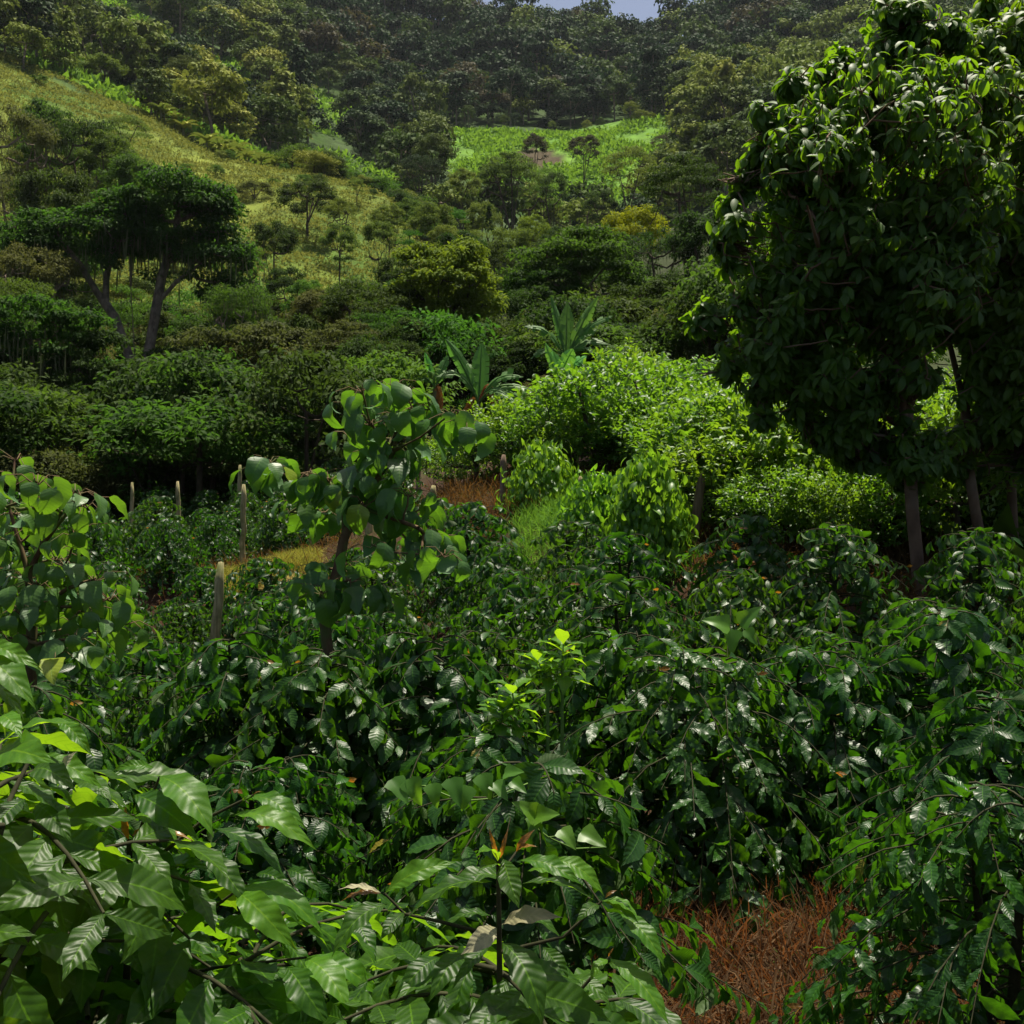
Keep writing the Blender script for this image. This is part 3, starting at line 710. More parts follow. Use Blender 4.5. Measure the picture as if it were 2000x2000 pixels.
# the wood on the left and behind the crop
WT = 'trees of the wood behind the fence'  # the shadowed thicket gets much of its shade from darker leaf colour
for px, top, D, hw, kd, mt, ds, bk in [
    (20, 205, 92, 90, 'mossy', 'olive', 'tall moss hung tree', 'bark_pale'), (165, 228, 98, 88, 'mossy', 'dark', 'dark moss hung tree', None), (255, 300, 86, 60, 'round_c', 'mid', 'rounded tree', None),
    (90, 250, 104, 60, 'round_a', 'mid', 'bushy tree', None), (-30, 420, 70, 90, 'round_b', 'olive', 'bushy tree', None), (60, 470, 56, 100, 'mossy', 'olive', 'mossy tree', 'bark_pale'),
    (-10, 560, 48, 80, 'round_c', 'dark', 'shaded tree', 'bark_pale'), (130, 600, 50, 85, 'mossy', 'olive', 'moss draped tree', 'bark_pale'), (20, 650, 42, 80, 'round_a', 'mid', 'leafy tree', 'bark'),
    (470, 470, 66, 50, 'mossy', 'mid', 'leafy tree', None), (560, 520, 76, 52, 'round_a', 'dark', 'dark rounded tree', None), (600, 545, 66, 50, 'round_b', 'fern', 'fresh green tree', None),
    (380, 570, 70, 78, 'layer_a', 'fern', 'layered fern green tree', None), (390, 632, 56, 60, 'layer_a', 'fern', 'fern green tiered tree', None), (330, 750, 48, 72, 'layer_a', 'fern', 'bright tiered tree', None),
    (430, 660, 50, 70, 'umb_b', 'olive', 'flat olive tree', 'bark_pale'), (580, 690, 44, 80, 'round_c', 'dark', 'dark dense tree', None),
    (690, 540, 62, 66, 'round_c', 'mid', 'rounded tree', None), (640, 620, 50, 80, 'umb_a', 'dark', 'shaded spreading tree', None), (730, 620, 44, 110, 'umb_b', 'dark', 'dark flat topped tree', None),
    (690, 680, 40, 100, 'round_b', 'mid', 'dense dark tree', None), (800, 660, 38, 80, 'round_a', 'dark', 'dense tree', None), (790, 730, 34, 60, 'round_b', 'dark', 'dark bushy tree', None),
    (540, 770, 37, 110, 'round_c', 'dark', 'shadowy dense tree', None), (430, 800, 36, 80, 'round_a', 'dark', 'shadowy bushy tree', None), (260, 800, 38, 90, 'round_b', 'mid', 'leafy tree', None),
    (165, 700, 44, 60, 'mossy', 'olive', 'shaggy tree', None), (100, 800, 36, 70, 'round_c', 'mid', 'leafy round tree', None), (-20, 780, 35, 80, 'round_a', 'mid', 'leafy tree', None),
    (540, 700, 39, 120, 'mossy', 'olive', 'tall mossy olive tree', 'bark_pale'), (420, 735, 40, 100, 'umb_a', 'mid', 'leafy spreading tree', None), (385, 700, 44, 80, 'round_b', 'dark', 'bushy dark tree', None), (150, 660, 48, 70, 'umb_b', 'olive', 'flat olive tree', 'bark_pale'),
    (70, 640, 40, 95, 'mossy', 'mid', 'moss hung leafy tree', 'bark_pale'), (670, 690, 38, 100, 'umb_a', 'olive', 'layered olive tree', None), (770, 640, 40, 90, 'umb_b', 'mid', 'layered green tree', None), (610, 610, 52, 80, 'round_c', 'mid', 'rounded green tree', None),
    (250, 560, 66, 60, 'layer_a', 'fern', 'fern green tiered tree', None), (470, 560, 60, 60, 'umb_a', 'dark', 'flat dark tree', None), (90, 200, 108, 70, 'round_b', 'mid', 'bushy tree', None), (210, 260, 96, 60, 'round_a', 'mid', 'dense green tree', None), (-10, 330, 84, 80, 'mossy', 'olive', 'mossy olive tree', 'bark_pale'), (110, 330, 80, 80, 'round_c', 'dark', 'dark dense tree', None), (0, 440, 64, 70, 'umb_b', 'mid', 'spreading green tree', None),
    (960, 560, 48, 70, 'umb_b', 'dark', 'dark layered tree', None), (1190, 500, 56, 80, 'umb_a', 'mid', 'flat green tree', None), (1320, 520, 50, 80, 'umb_b', 'dark', 'dark spreading tree', None), (1430, 560, 40, 80, 'round_a', 'mid', 'green leafy tree', None),
    (-20, 470, 74, 90, 'round_b', 'dark', 'dense dark tree', None), (110, 440, 72, 80, 'round_c', 'mid', 'dense leafy tree', None), (60, 560, 60, 90, 'mossy', 'dark', 'dark mossy tree', 'bark_pale'), (360, 600, 62, 80, 'round_c', 'dark', 'dark round tree', None),
    (480, 590, 58, 80, 'round_b', 'mid', 'green round tree', None), (0, 700, 38, 90, 'mossy', 'dark', 'dark mossy tree', None), (150, 750, 37, 90, 'round_b', 'dark', 'dense dark tree', None), (370, 780, 36, 80, 'round_c', 'dark', 'dense dark tree', None), (480, 820, 34, 90, 'round_b', 'mid', 'low leafy tree', None),
    (600, 810, 34, 90, 'round_a', 'dark', 'low dark tree', None), (720, 730, 36, 90, 'round_c', 'dark', 'dark leafy tree', None), (850, 600, 46, 80, 'round_c', 'mid', 'green round tree', None), (1040, 560, 46, 80, 'round_b', 'dark', 'dark dense tree', None), (1110, 580, 44, 80, 'round_c', 'dark', 'dark dense tree', None),
    (1000, 660, 38, 80, 'round_b', 'dark', 'dark low tree', None), (1180, 640, 40, 70, 'round_a', 'dark', 'dark low tree', None), (1290, 620, 40, 80, 'round_c', 'dark', 'dark low tree', None), (780, 500, 66, 60, 'round_a', 'dark', 'dark round tree', None), (940, 520, 60, 70, 'round_a', 'dark', 'dark round tree', None),
    (420, 880, 31, 80, 'shrub_a', 'dark', 'shadowy low bush', None), (250, 880, 31, 80, 'shrub_b', 'dark', 'shadowy low bush', None), (560, 890, 30.5, 80, 'shrub_b', 'dark', 'shadowy low bush', None), (700, 870, 31, 80, 'shrub_a', 'dark', 'shadowy low bush', None), (10, 870, 31, 80, 'shrub_a', 'dark', 'shadowy low bush', None),
    (470, 545, 45, 75, 'mossy', 'mid', 'tall mossy tree', 'bark_pale'), (625, 560, 45.5, 70, 'round_c', 'olive', 'tall olive tree', None), (375, 610, 46, 60, 'slender', 'mid', 'tall slim tree', 'bark_pale'), (745, 590, 45, 70, 'mossy', 'dark', 'tall dark mossy tree', None),
    (25, 530, 46, 85, 'mossy', 'mid', 'tall moss draped tree', 'bark_pale'), (150, 610, 45, 60, 'slender', 'olive', 'tall slim olive tree', 'bark_pale'), (555, 620, 45, 55, 'slender', 'dark', 'tall slim dark tree', 'bark_pale'), (690, 640, 44.5, 60, 'round_c', 'mid', 'tall green tree', None),
    (100, 872, 31, 75, 'shrub_b', 'lime', 'yellow green bush', None), (670, 800, 33, 90, 'round_b', 'dark', 'shadowy tree', None), (310, 850, 31, 70, 'shrub_a', 'olive', 'olive bush', None),
    (900, 448, 62, 50, 'round_c', 'dark', 'dark crown rising over the round tree', None), (790, 540, 56, 50, 'round_c', 'mid', 'green tree', None),
    (990, 610, 42, 90, 'round_a', 'dark', 'dark shaded tree', None), (900, 650, 40, 90, 'round_c', 'dark', 'dark shaded tree', None), (1125, 440, 62, 120, 'umb_a', 'dark', 'dark spreading tree', None),
    (1060, 505, 50, 90, 'umb_b', 'mid', 'wide layered tree', None), (1240, 402, 72, 66, 'round_c', 'yellow', 'rounded tree flushed yellow and orange', None), (1340, 300, 66, 88, 'umb_a', 'dark', 'tall dark tree', None),
    (1290, 440, 60, 80, 'mossy', 'dark', 'dark rounded tree', None), (1400, 400, 58, 90, 'round_c', 'dark', 'dark tall tree', None), (1370, 560, 46, 90, 'mossy', 'dark', 'dark shaded tree', None),
    (1250, 545, 46, 100, 'round_a', 'dark', 'very dark tree', None), (1170, 600, 42, 70, 'round_b', 'dark', 'very dark tree', None), (1470, 520, 44, 90, 'round_b', 'dark', 'dark tree', None),
    (1348, 560, 40, 38, 'open', 'lime', 'small yellowish tree', None)]:
    T('wood_tree', kd, px, top, D, hw, mt, ds, bk, group=WT)
BS = 'bushes on the slope above the crop'
for px, top, D, hw, kd, mt, ds in [
    (1205, 668, 33, 62, 'round_b', 'slope', 'tall rounded green bush'), (1290, 690, 33, 78, 'shrub_a', 'slope', 'green bush'), (1375, 700, 31, 72, 'shrub_b', 'slope', 'green bush'), (1450, 690, 33, 80, 'shrub_a', 'slope', 'green bush'),
    (1060, 722, 29, 50, 'open', 'olive', 'thin brownish shrub'), (1125, 745, 28, 66, 'shrub_b', 'mid', 'dark green bush'), (1010, 760, 30, 50, 'shrub_a', 'dark', 'dark bush'), (1330, 650, 37, 60, 'shrub_b', 'mid', 'rounded bush'), (1260, 745, 28, 70, 'shrub_a', 'slope', 'leafy bush'),
    (1400, 770, 26, 80, 'shrub_b', 'slope', 'bright bush'), (1320, 790, 25, 70, 'shrub_a', 'slope', 'bright bush'), (1540, 640, 34, 80, 'shrub_b', 'citrus', 'sunlit bush'), (1640, 600, 35, 90, 'round_a', 'citrus', 'sunlit bush'), (1760, 620, 34, 90, 'shrub_a', 'citrus', 'sunlit bush'), (1880, 600, 35, 90, 'round_b', 'citrus', 'sunlit bush'), (1980, 650, 32, 80, 'shrub_b', 'citrus', 'sunlit bush'),
    (1560, 740, 27, 80, 'shrub_a', 'citrus', 'bright bush'), (1700, 740, 27, 90, 'shrub_b', 'citrus', 'bright bush'), (1840, 750, 26, 90, 'shrub_a', 'citrus', 'bright bush'), (1960, 770, 25, 80, 'shrub_b', 'citrus', 'bright bush')]:
    T('slope_bush', kd, px, top, D, hw, mt, ds, None, 'bush', group=BS)
# undergrowth shrubs closing the foot of the wood
ru = np.random.default_rng(8)
for q in range(120):
    D = 28 + 52 * ru.random() ** 1.3; px = -80 + 1000 * ru.random() if q < 80 else 900 + 600 * ru.random()
    if px > 820 and D < 36: D += 10
    if 190 < px < 370 and 45 < D < 62: D = 66
    b = G(px, D); Rr = 1.1 + 1.4 * ru.random() + D * 0.012; Hh = Rr * (0.9 + 0.7 * ru.random())
    mt = ['dark', 'mid', 'olive', 'dark', 'fern', 'mid'][int(ru.integers(0, 6))]
    t = place_tree('wood_shrub', MID[['shrub_a', 'shrub_b'][q % 2]], b - [0, 0, 0.2], Hh, Rr, ru.random() * 6.28, M[mt])
    tag(t, 'shrub', None, 'shrubs under the wood', {'dark': 'dark', 'mid': 'green', 'olive': 'olive', 'fern': 'fern green'}[mt] + ' woodland shrub', at=b + [0, 0, Hh / 2], size=Rr)
# scrub at the top edge of the grass hill and on the left slope
for q in range(114):
    if q >= 90: px = 230 + 580 * ru.random(); D = 92 + 50 * ru.random()
    elif q < 45: px = 560 + 320 * ru.random(); D = 138 + 26 * ru.random()
    elif q < 70: px = -60 + 420 * ru.random(); D = 84 + 40 * ru.random()
    else: px = 820 + 560 * ru.random(); D = 80 + 70 * ru.random()
    b = G(px, D); Rr = (1.4 + 1.8 * ru.random()) * (0.38 if q >= 90 else 1); Hh = Rr * (0.9 + 0.8 * ru.random())
    mt = ['dark', 'mid', 'far_mid', 'far_sun_pale', 'mid'][int(ru.integers(0, 5))]
    t = place_tree('hill_shrub', MID[['shrub_a', 'shrub_b'][q % 2]], b - [0, 0, 0.2], Hh, Rr, ru.random() * 6.28, M[mt])
    tag(t, 'shrub', None, 'scrub bushes on the hillside', {'dark': 'dark', 'mid': 'green', 'far_mid': 'olive', 'far_sun_pale': 'pale'}[mt] + ' hillside shrub', at=b + [0, 0, Hh / 2], size=Rr)

# the big moss hung tree with the forked pale trunk
def px_tree(name, D, trunks, r0, ell, nclump, nleaf, leaf, leafm, bark, rng, tpl=T_SMALL, flat=0.5, clr=1.0, moss=0, depth=1.0, droop=0.4, mosslen=1.2):
    """a tree modelled after one seen tree: limbs as (column, row) polylines and crown lobes (column, row, half width, half height) at distance D"""
    base = P(*trunks[0][0], D); org = base.copy()
    tr = []
    for q, t in enumerate(trunks):
        pts = np.array([P(a, b_, D) for a, b_ in t]); 
        if q: pts[1:, 1] += np.linspace(0, 1, len(pts) - 1) * rng.normal() * 0.9 * depth
        tr.append(pts)
    tips = []
    tot = sum(e[2] * e[3] for e in ell)
    for e in ell:
        c = P(e[0], e[1], D); a, bb = e[2] / F * D, e[3] / F * D
        for _ in range(max(3, int(nclump * e[2] * e[3] / tot))):
            d = unit(rng.normal(size=3)); d[2] = abs(d[2]) if rng.random() < 0.7 else d[2]
            r = 0.5 + 0.5 * rng.random() ** 0.6
            tips.append(c + d * [a, max(a, bb) * depth, bb] * r * 0.9)
    tips = np.array(tips)
    gt = Geo(); gc = Geo()
    grow(gt, tr, tips, r0, rng, 0, r0 * 0.07, 9, minpar=3)
    for c in tips: clump(gc, c, clr * (0.7 + 0.6 * rng.random()), flat, int(nleaf * (0.7 + 0.6 * rng.random())), leaf, rng, tpl, droop)
    t = thing(name, org)
    link('trunk', gt.mesh(name + '_trunk', [M[bark]], origin=org), t); link('crown', gc.mesh(name + '_crown', [M[leafm]], origin=org), t)
    if moss:
        gm = Geo(); low = tips[tips[:, 2] < np.median(tips[:, 2])]; hang_moss(gm, low, clr * 1.2, moss, mosslen, rng)
        link('hanging_moss', gm.mesh(name + '_moss', [M['moss']], origin=org), t)['kind'] = 'stuff'
    return t, tips
rb = np.random.default_rng(31)
t, _ = px_tree('moss_hung_tree', 58, [[(280, 830), (278, 765), (290, 690), (302, 620), (316, 540), (345, 450), (350, 390)],
    [(278, 755), (250, 690), (225, 620), (190, 570), (160, 520), (120, 470)], [(262, 715), (260, 640), (255, 580), (250, 500)],
    [(200, 590), (208, 540), (215, 480)], [(305, 600), (345, 550), (400, 520)]], 0.36,
    [(340, 425, 125, 90), (190, 475, 125, 75), (425, 520, 70, 95), (75, 520, 80, 75), (290, 500, 120, 55), (455, 590, 45, 60), (400, 400, 60, 55), (60, 460, 70, 45), (250, 440, 90, 60)], 300, 140, 0.25, 'mid', 'bark_pale', rb, moss=700, clr=0.85, flat=0.6, depth=0.8)
tag(t, 'tree', 'huge spreading tree hung with grey moss, its pale trunk forked into two limbs', at=P(290, 480, 58), size=7)

t, _ = px_tree('round_crowned_tree', 44, [[(868, 720), (870, 660), (866, 620)], [(868, 650), (830, 590), (800, 560)], [(866, 630), (910, 570), (930, 540)]], 0.16,
    [(870, 570, 105, 95), (835, 520, 65, 50), (910, 520, 55, 50), (800, 610, 50, 50), (935, 610, 45, 55), (865, 640, 90, 40)], 120, 150, 0.19, 'lime', 'bark', rb, clr=0.55, flat=0.5)
tag(t, 'tree', 'dense round crowned tree with bright green tufts behind the torn leaved banana', at=P(870, 570, 44), size=3)
t, _ = px_tree('flat_crowned_tree', 50, [[(1112, 680), (1118, 640), (1120, 600), (1138, 572), (1170, 535)], [(1120, 605), (1104, 570), (1110, 540)], [(1138, 572), (1130, 530)], [(1104, 570), (1070, 545)]], 0.13,
    [(1110, 505, 120, 28), (1180, 535, 80, 30), (1050, 535, 60, 26), (1140, 475, 80, 24), (1230, 570, 40, 36), (1060, 575, 60, 24)], 110, 130, 0.2, 'mid', 'bark_pale', rb, clr=0.7, flat=0.32, droop=0.3)
tag(t, 'tree', 'broad flat crowned tree with a pale crooked forking trunk above the taller banana plant', at=P(1120, 530, 50), size=4)
t, _ = px_tree('pale_limbed_tree', 39, [[(505, 880), (498, 800), (484, 740), (460, 700)], [(484, 745), (505, 690), (508, 670)], [(498, 790), (450, 745), (420, 730)], [(490, 760), (540, 710)]], 0.09,
    [(490, 680, 140, 30), (400, 672, 60, 26), (580, 700, 60, 36), (520, 655, 80, 20), (440, 730, 50, 24), (590, 750, 50, 30)], 80, 110, 0.17, 'olive', 'bark_pale', rb, clr=0.55, flat=0.35, droop=0.5)
tag(t, 'tree', 'olive green tree showing pale bare limbs through its thin wide crown', at=P(490, 700, 39), size=3)
t, _ = px_tree('mossy_slim_tree', 37, [[(66, 905), (62, 820), (66, 740), (60, 660)], [(66, 740), (110, 690), (150, 650)], [(62, 800), (20, 700)]], 0.10,
    [(60, 630, 90, 50), (150, 640, 55, 35), (10, 680, 50, 45), (100, 700, 60, 30)], 60, 110, 0.17, 'mid', 'bark_pale', rb, clr=0.5, flat=0.45, moss=260, mosslen=0.9)
tag(t, 'tree', 'slim pale trunked tree with wisps of moss behind the edge sapling', at=P(70, 720, 37), size=3)
t, _ = px_tree('mossy_slim_tree', 38, [[(215, 905), (200, 820), (176, 740), (185, 680)], [(200, 820), (235, 760), (280, 740)]], 0.085,
    [(185, 680, 60, 40), (270, 735, 60, 30), (140, 730, 50, 30)], 44, 100, 0.17, 'dark', 'bark_pale', rb, clr=0.5, flat=0.45, moss=220, mosslen=1.0)
tag(t, 'tree', 'leaning mossy tree with bare pale stem under the forked trunk', at=P(200, 740, 38), size=3)

# bananas on the far slope: small pale plants
gb = Geo(); rbn = np.random.default_rng(4)
for a in range(7):
    an = a / 7 * 6.28 + rbn.random() * 0.5; d = np.array([cos(an), sin(an), 0.7 + rbn.random() * 0.9])
    gb.stamp(leaf_tpl(2, 7, 0.13, 'strap', 0.3, 0.75), np.array([[0, 0, 1.3]]), unit(d)[None], np.array([[0, 0, 1.0]]), 2.1, [rbn.random()])
gs_ = Geo(); gs_.tube([[0, 0, -0.2], [0, 0, 0.8], [0, 0, 1.5]], [0.14, 0.11, 0.08])
bl_me = gb.mesh('banana_crown', [M['far_sun_pale']]); bs_me = gs_.mesh('banana_stem', [M['banana_stem']])
proto_b = None
for q in range(64):
    px = 400 + 440 * rbn.random(); D = 141 + 20 * rbn.random() + (px - 400) * 0.02
    if q < 10: px = 300 + 60 * rbn.random(); D = 154 + 6 * rbn.random()
    b = G(px, D)
    if proto_b is None:
        t = thing('hillside_banana_plant', b, rbn.random() * 6, 1); link('leaves', bl_me, t); link('stem', bs_me, t); proto_b = t
    else: t = copy_tree(proto_b, None, b, rbn.random() * 6, 0.8 + 0.6 * rbn.random())
    tag(t, 'banana plant', None, 'banana plants on the far slope', 'pale banana plant on the far slope', at=b + [0, 0, 1.5], size=1.5)

# ================================================================== GRASS (stuff)
def grass(name, pts, size, mat, rng, nb=5, spread=0.15, label=None, lay=0.5):
    n = len(pts); g = Geo()
    p = np.repeat(pts, nb, 0) + rng.normal(size=(n * nb, 3)) * [spread, spread, 0]
    ax = unit(rng.normal(size=(n * nb, 3)) * lay + [0, 0, 1]); nr = unit(rng.normal(size=(n * nb, 3)))
    s = size * (0.5 + rng.random(n * nb)); rn = rng.random(n * nb)
    ch = rng.integers(0, 3, n * nb)
    for q in range(3): g.stamp(T_BLADE[q], p[ch == q], ax[ch == q], nr[ch == q], s[ch == q], rn[ch == q])
    o = link(name, g.mesh(name, [M[mat]])); o['kind'] = 'stuff'
    if label: o['label'] = label
    return o
def scatter(n, x0, x1, d0, d1, rng, cond=None):
    px = x0 + (x1 - x0) * rng.random(n); D = np.sqrt(d0 ** 2 + (d1 ** 2 - d0 ** 2) * rng.random(n))
    x = (px - 1000) / F * D; z = height(x, D)
    p = np.stack([x, D, z], -1); py = 1000 - z / D * F
    if cond is not None: p = p[cond(px, py, D, x)]
    return p
rg = np.random.default_rng(15)
T_BLADE_SAVE = T_BLADE
T_BLADE = [leaf_tpl(1, 2, 0.16, 'lance', 0.0, 0.4 + 0.3 * q, seed=q) for q in range(3)]
pts = scatter(62000, -150, 860, 84, 166, rg, lambda px, py, D, x: fbm(x / 4, D / 1.5, 30, 3) > -0.3)
grass('hill_grass', pts, 0.36, 'grassy', rg, 4, 0.3, 'rough yellow green pasture grass on the hill', 0.9)
pts = scatter(16000, 840, 1330, 185, 275, rg, lambda px, py, D, x: inpoly(px, py, MEADOW) & ~inpoly(px, py, PLOT) & (fbm(x / 3, D / 5, 31, 3) > -0.1))
grass('meadow_grass', pts, 1.15, 'meadow', rg, 4, 0.6, 'bright green growth on the sloping meadow', 0.9)
pts = scatter(16000, 60, 860, 160, 330, rg, lambda px, py, D, x: inpoly(px, py, BRIGHTS[0]) | inpoly(px, py, BRIGHTS[1]) | (D < 190) | (fbm(x / 30, D / 30, 77, 3) > 0.11))
grass('slope_grass', pts, 1.5, 'meadow', rg, 4, 0.8, 'bright grass between trees of the upper slope', 0.9)
pts = np.concatenate([scatter(6000, 2010, 2900, 9, 60, rg), scatter(9000, 1500, 2900, 60, 160, rg)])
grass('hillside_grass', pts, 0.9, 'mid', rg, 4, 0.4, 'rank dark grass on the slope beside the tall trees', 0.9)
T_BLADE = T_BLADE_SAVE
pts = scatter(2400, 420, 620, 16.9, 18.4, rg)
grass('lime_grass', pts, 0.17, 'limegrass', rg, 6, 0.06, 'sunlit yellow grass strip between the coffee rows', 0.45)
pts = scatter(2400, 1010, 1340, 12.8, 17.0, rg)
grass('bank_grass', pts, 0.26, 'meadow', rg, 6, 0.06, 'green grass on the bank by the creeper covered bush', 0.5)
pts = scatter(4200, 1000, 1950, 2.4, 6.5, rg)
grass('dry_grass', pts, 0.22, 'straw', rg, 7, 0.07, 'dry reddish grass on the ground between the coffee bushes', 1.0)
pts = np.concatenate([scatter(1600, 1330, 2050, 10, 14.5, rg), scatter(1100, 850, 1060, 16, 20, rg), scatter(500, 280, 700, 14.5, 20, rg)])
grass('dry_bank_grass', pts, 0.30, 'straw', rg, 6, 0.08, 'dry reddish grass on the earth bank', 0.9)

hz = Geo()
x0, x1, y0, y1, z0_, z1_ = -1000, 1000, -60, 700, -12, 262
hv = np.array([[a, b_, c] for c in (z0_, z1_) for (a, b_) in ((x0, y0), (x1, y0), (x1, y1), (x0, y1))], float)
hz.add(hv, np.array([[3, 2, 1, 0], [4, 5, 6, 7], [0, 1, 5, 4], [1, 2, 6, 5], [2, 3, 7, 6], [3, 0, 4, 7]]), np.zeros((8, 3)))
hm_ = bpy.data.materials.new('haze'); hm_.use_nodes = True; hn = hm_.node_tree; hn.nodes.remove(hn.nodes["Principled BSDF"])
pv = hn.nodes.new("ShaderNodeVolumePrincipled"); pv.inputs["Color"].default_value = (0.80, 0.88, 1.0, 1); pv.inputs["Density"].default_value = 0.00006; pv.inputs["Anisotropy"].default_value = 0.2
hn.links.new(pv.outputs[0], hn.nodes["Material Output"].inputs["Volume"])
ho = link('haze', hz.mesh('haze', [hm_], smooth=False)); ho['kind'] = 'stuff'; ho['label'] = 'thin bluish air haze over the valley'

M['litter'] = leaf_mat('leaf_litter', (0.05, 0.03, 0.018), (0.16, 0.10, 0.055), (0.1, 0.05, 0.02), 0.8, 0.1, 0, 0.15, hue=0.01, val=0.1)
pts = np.concatenate([scatter(2600, 1000, 1950, 2.4, 6.5, rg), scatter(1800, 1330, 2050, 10, 14.5, rg)]); nl_ = len(pts); gl_ = Geo()
gl_.stamp(T_COFFEE_LO[1], pts + [0, 0, 0.02], unit(rg.normal(size=(nl_, 3)) * [1, 1, 0.25]), unit(rg.normal(size=(nl_, 3)) * 0.4 + [0, 0, 1]), 0.09 * (0.6 + 0.7 * rg.random(nl_)), rg.random(nl_))
o = link('leaf_litter', gl_.mesh('leaf_litter', [M['litter']])); o['kind'] = 'stuff'; o['label'] = 'fallen brown leaves on the bare earth'
pts = scatter(500, 1150, 1900, 2.8, 6.2, rg); grass('low_weeds', np.concatenate([pts, scatter(900, 640, 1060, 14.5, 19, rg)]), 0.13, 'mid', rg, 6, 0.05, 'low green weeds between the dry grass', 1.0)

# ================================================================== COFFEE BUSHES
def coffee_bush(seed, Hh=1.24, R=0.66, nbr=64, pairs=10, leaf=0.125, tpls=T_COFFEE_LO):
    rng = np.random.default_rng(seed); gf = Geo(); gs = Geo(); gy = Geo()
    nst = 2
    stems = []
    for q in range(nst):
        a = rng.random() * 6.28; st = np.array([[0, 0, -0.15], [cos(a) * 0.05, sin(a) * 0.05, Hh * 0.35], [cos(a) * 0.1, sin(a) * 0.1, Hh * 0.75], [cos(a) * 0.12, sin(a) * 0.12, Hh * (0.97 - 0.1 * q)]])
        gs.tube(st, [0.028, 0.022, 0.014, 0.006]); stems.append(st)
    for q in range(nbr):
        st = stems[q % nst]; t = 0.10 + 0.90 * ((q + rng.random()) / nbr)
        zz = t * Hh; o = np.array([np.interp(zz, st[:, 2], st[:, 0]), np.interp(zz, st[:, 2], st[:, 1]), zz])
        a = q * 2.4 + rng.normal() * 0.3
        L_ = R * (1.05 - 0.75 * max(0, (t - 0.45) / 0.55) ** 1.5) * (0.86 + 0.2 * rng.random())
        d = np.array([cos(a), sin(a), 0.0]); el = 0.42 * (1 if t > 0.7 else 0.7)
        s = np.linspace(0, 1, 6)[:, None]
        pts = o + d * L_ * s + np.array([0, 0, 1.0]) * (el * L_ * s - (0.45 + 0.5 * rng.random()) * L_ * s ** 2)
        gs.tube(pts, np.linspace(0.005, 0.0018, 6), 4)
        npr = max(4, int(pairs * L_ / R))
        ss = 0.25 + 0.75 * (np.arange(npr) + 0.5) / npr
        pp = np.stack([np.interp(ss, s[:, 0], pts[:, c]) for c in range(3)], -1)
        tg = unit(np.gradient(pts, axis=0)); tt = np.stack([np.interp(ss, s[:, 0], tg[:, c]) for c in range(3)], -1)
        sd = unit(np.cross(d, [0, 0, 1.0]))
        for sg in (-1, 1):
            ax = unit(sd * sg * 0.62 + tt * 0.45 + np.array([0, 0, -0.45]) + rng.normal(size=(npr, 3)) * 0.33)
            nr = unit(np.array([0, 0, 0.62]) + d * 0.72 + rng.normal(size=(npr, 3)) * 0.38)
            sc = leaf * (0.6 + 0.6 * rng.random(npr)) * np.where(ss > 0.93, 0.6, 1.0)
            rn = np.clip(rng.random(npr) * 0.55 + (ss > 0.85) * 0.35, 0, 0.96); rn = np.where(rng.random(npr) < 0.001, 0.98, rn)
            ch = rng.integers(0, len(tpls), npr)
            for c in range(len(tpls)): gf.stamp(tpls[c], pp[ch == c], ax[ch == c], nr[ch == c], sc[ch == c], rn[ch == c])
        if t > 0.55 and rng.random() < 0.05:
            for sg in (-1, 1):
                gy.stamp(tpls[0], pts[-1][None], unit(tt[-1] * 0.8 + sd * sg * 0.35 + [0, 0, 0.5])[None], unit(d + [0, 0, 0.3])[None], leaf * 0.42, [rng.random()])
    for st in stems:
        for k_ in range(6):
            a = k_ * 1.57 + rng.random(); d = np.array([cos(a), sin(a), 0.5 + 0.1 * k_])
            gf.stamp(tpls[0], st[-1][None] - [0, 0, 0.03 * (k_ // 2)], unit(d)[None], np.array([[-d[0] * 0.3, -d[1] * 0.3, 1.0]]), leaf * 0.8, [0.9])
    if not gy.v: gy.stamp(tpls[0], stems[0][-1][None], np.array([[0.2, 0, 1.0]]), np.array([[1.0, 0, 0]]), leaf * 0.4, [0.5])
    return gf, gs, gy
def bush_thing(nm, gfs, leafm='coffee', loc=(0, 0, 0)):
    t = thing(nm, loc)
    link('foliage', gfs[0].mesh(nm + '_foliage', [M[leafm]]), t); link('stem', gfs[1].mesh(nm + '_stem', [M['stem_brown']]), t); link('young_leaves', gfs[2].mesh(nm + '_young', [M['bronze']]), t)
    return t
protos_far = []; protos_near = []
spots = []
rc = np.random.default_rng(2)
Dr = 3.3
while Dr < 27:
    sp = 1.04 if Dr < 9 else 1.12
    wid = 0.53 * Dr + 0.8
    x = -wid + rc.random() * sp
    while x < wid:
        xx = x + rc.normal() * 0.12; yy = Dr + rc.normal() * 0.14 + 0.12 * xx * 0
        px = 1000 + xx / yy * F
        ok = True
        if px < 760: lim = 26.5
        elif px < 880: lim = 21.5 - (px - 760) * 0.02
        elif px < 1080: lim = 15.6
        elif px < 1340: lim = 13.0
        elif px < 1600: lim = 11.6
        else: lim = 10.3
        if yy > lim: ok = False
        if 15.6 < yy < 18.8 and 410 < px < 650: ok = False
        if 1240 < px < 1680 and yy < 5.9: ok = False           # open ground in the gap
        if yy < 4.6 and px < 1300: ok = ok and yy > 3.2 and px < 1120
        if yy < 4.4 and px > 1300: ok = False
        if ok: spots.append((xx, yy))
        x += sp
    Dr += 1.48 if Dr < 12 else 1.55
POSTS = [(258, 24), (350, 23), (474, 19), (418, 12.9), (722, 19), (845, 18.5), (980, 17), (1358, 13.6)]
spots = [p_ for p_ in spots if not any(abs(1000 + p_[0] / p_[1] * F - a) < 0.42 / p_[1] * F and b_ - 2.4 < p_[1] < b_ + 0.3 for a, b_ in POSTS)]
spots = np.array(spots); sz = height(spots[:, 0], spots[:, 1])
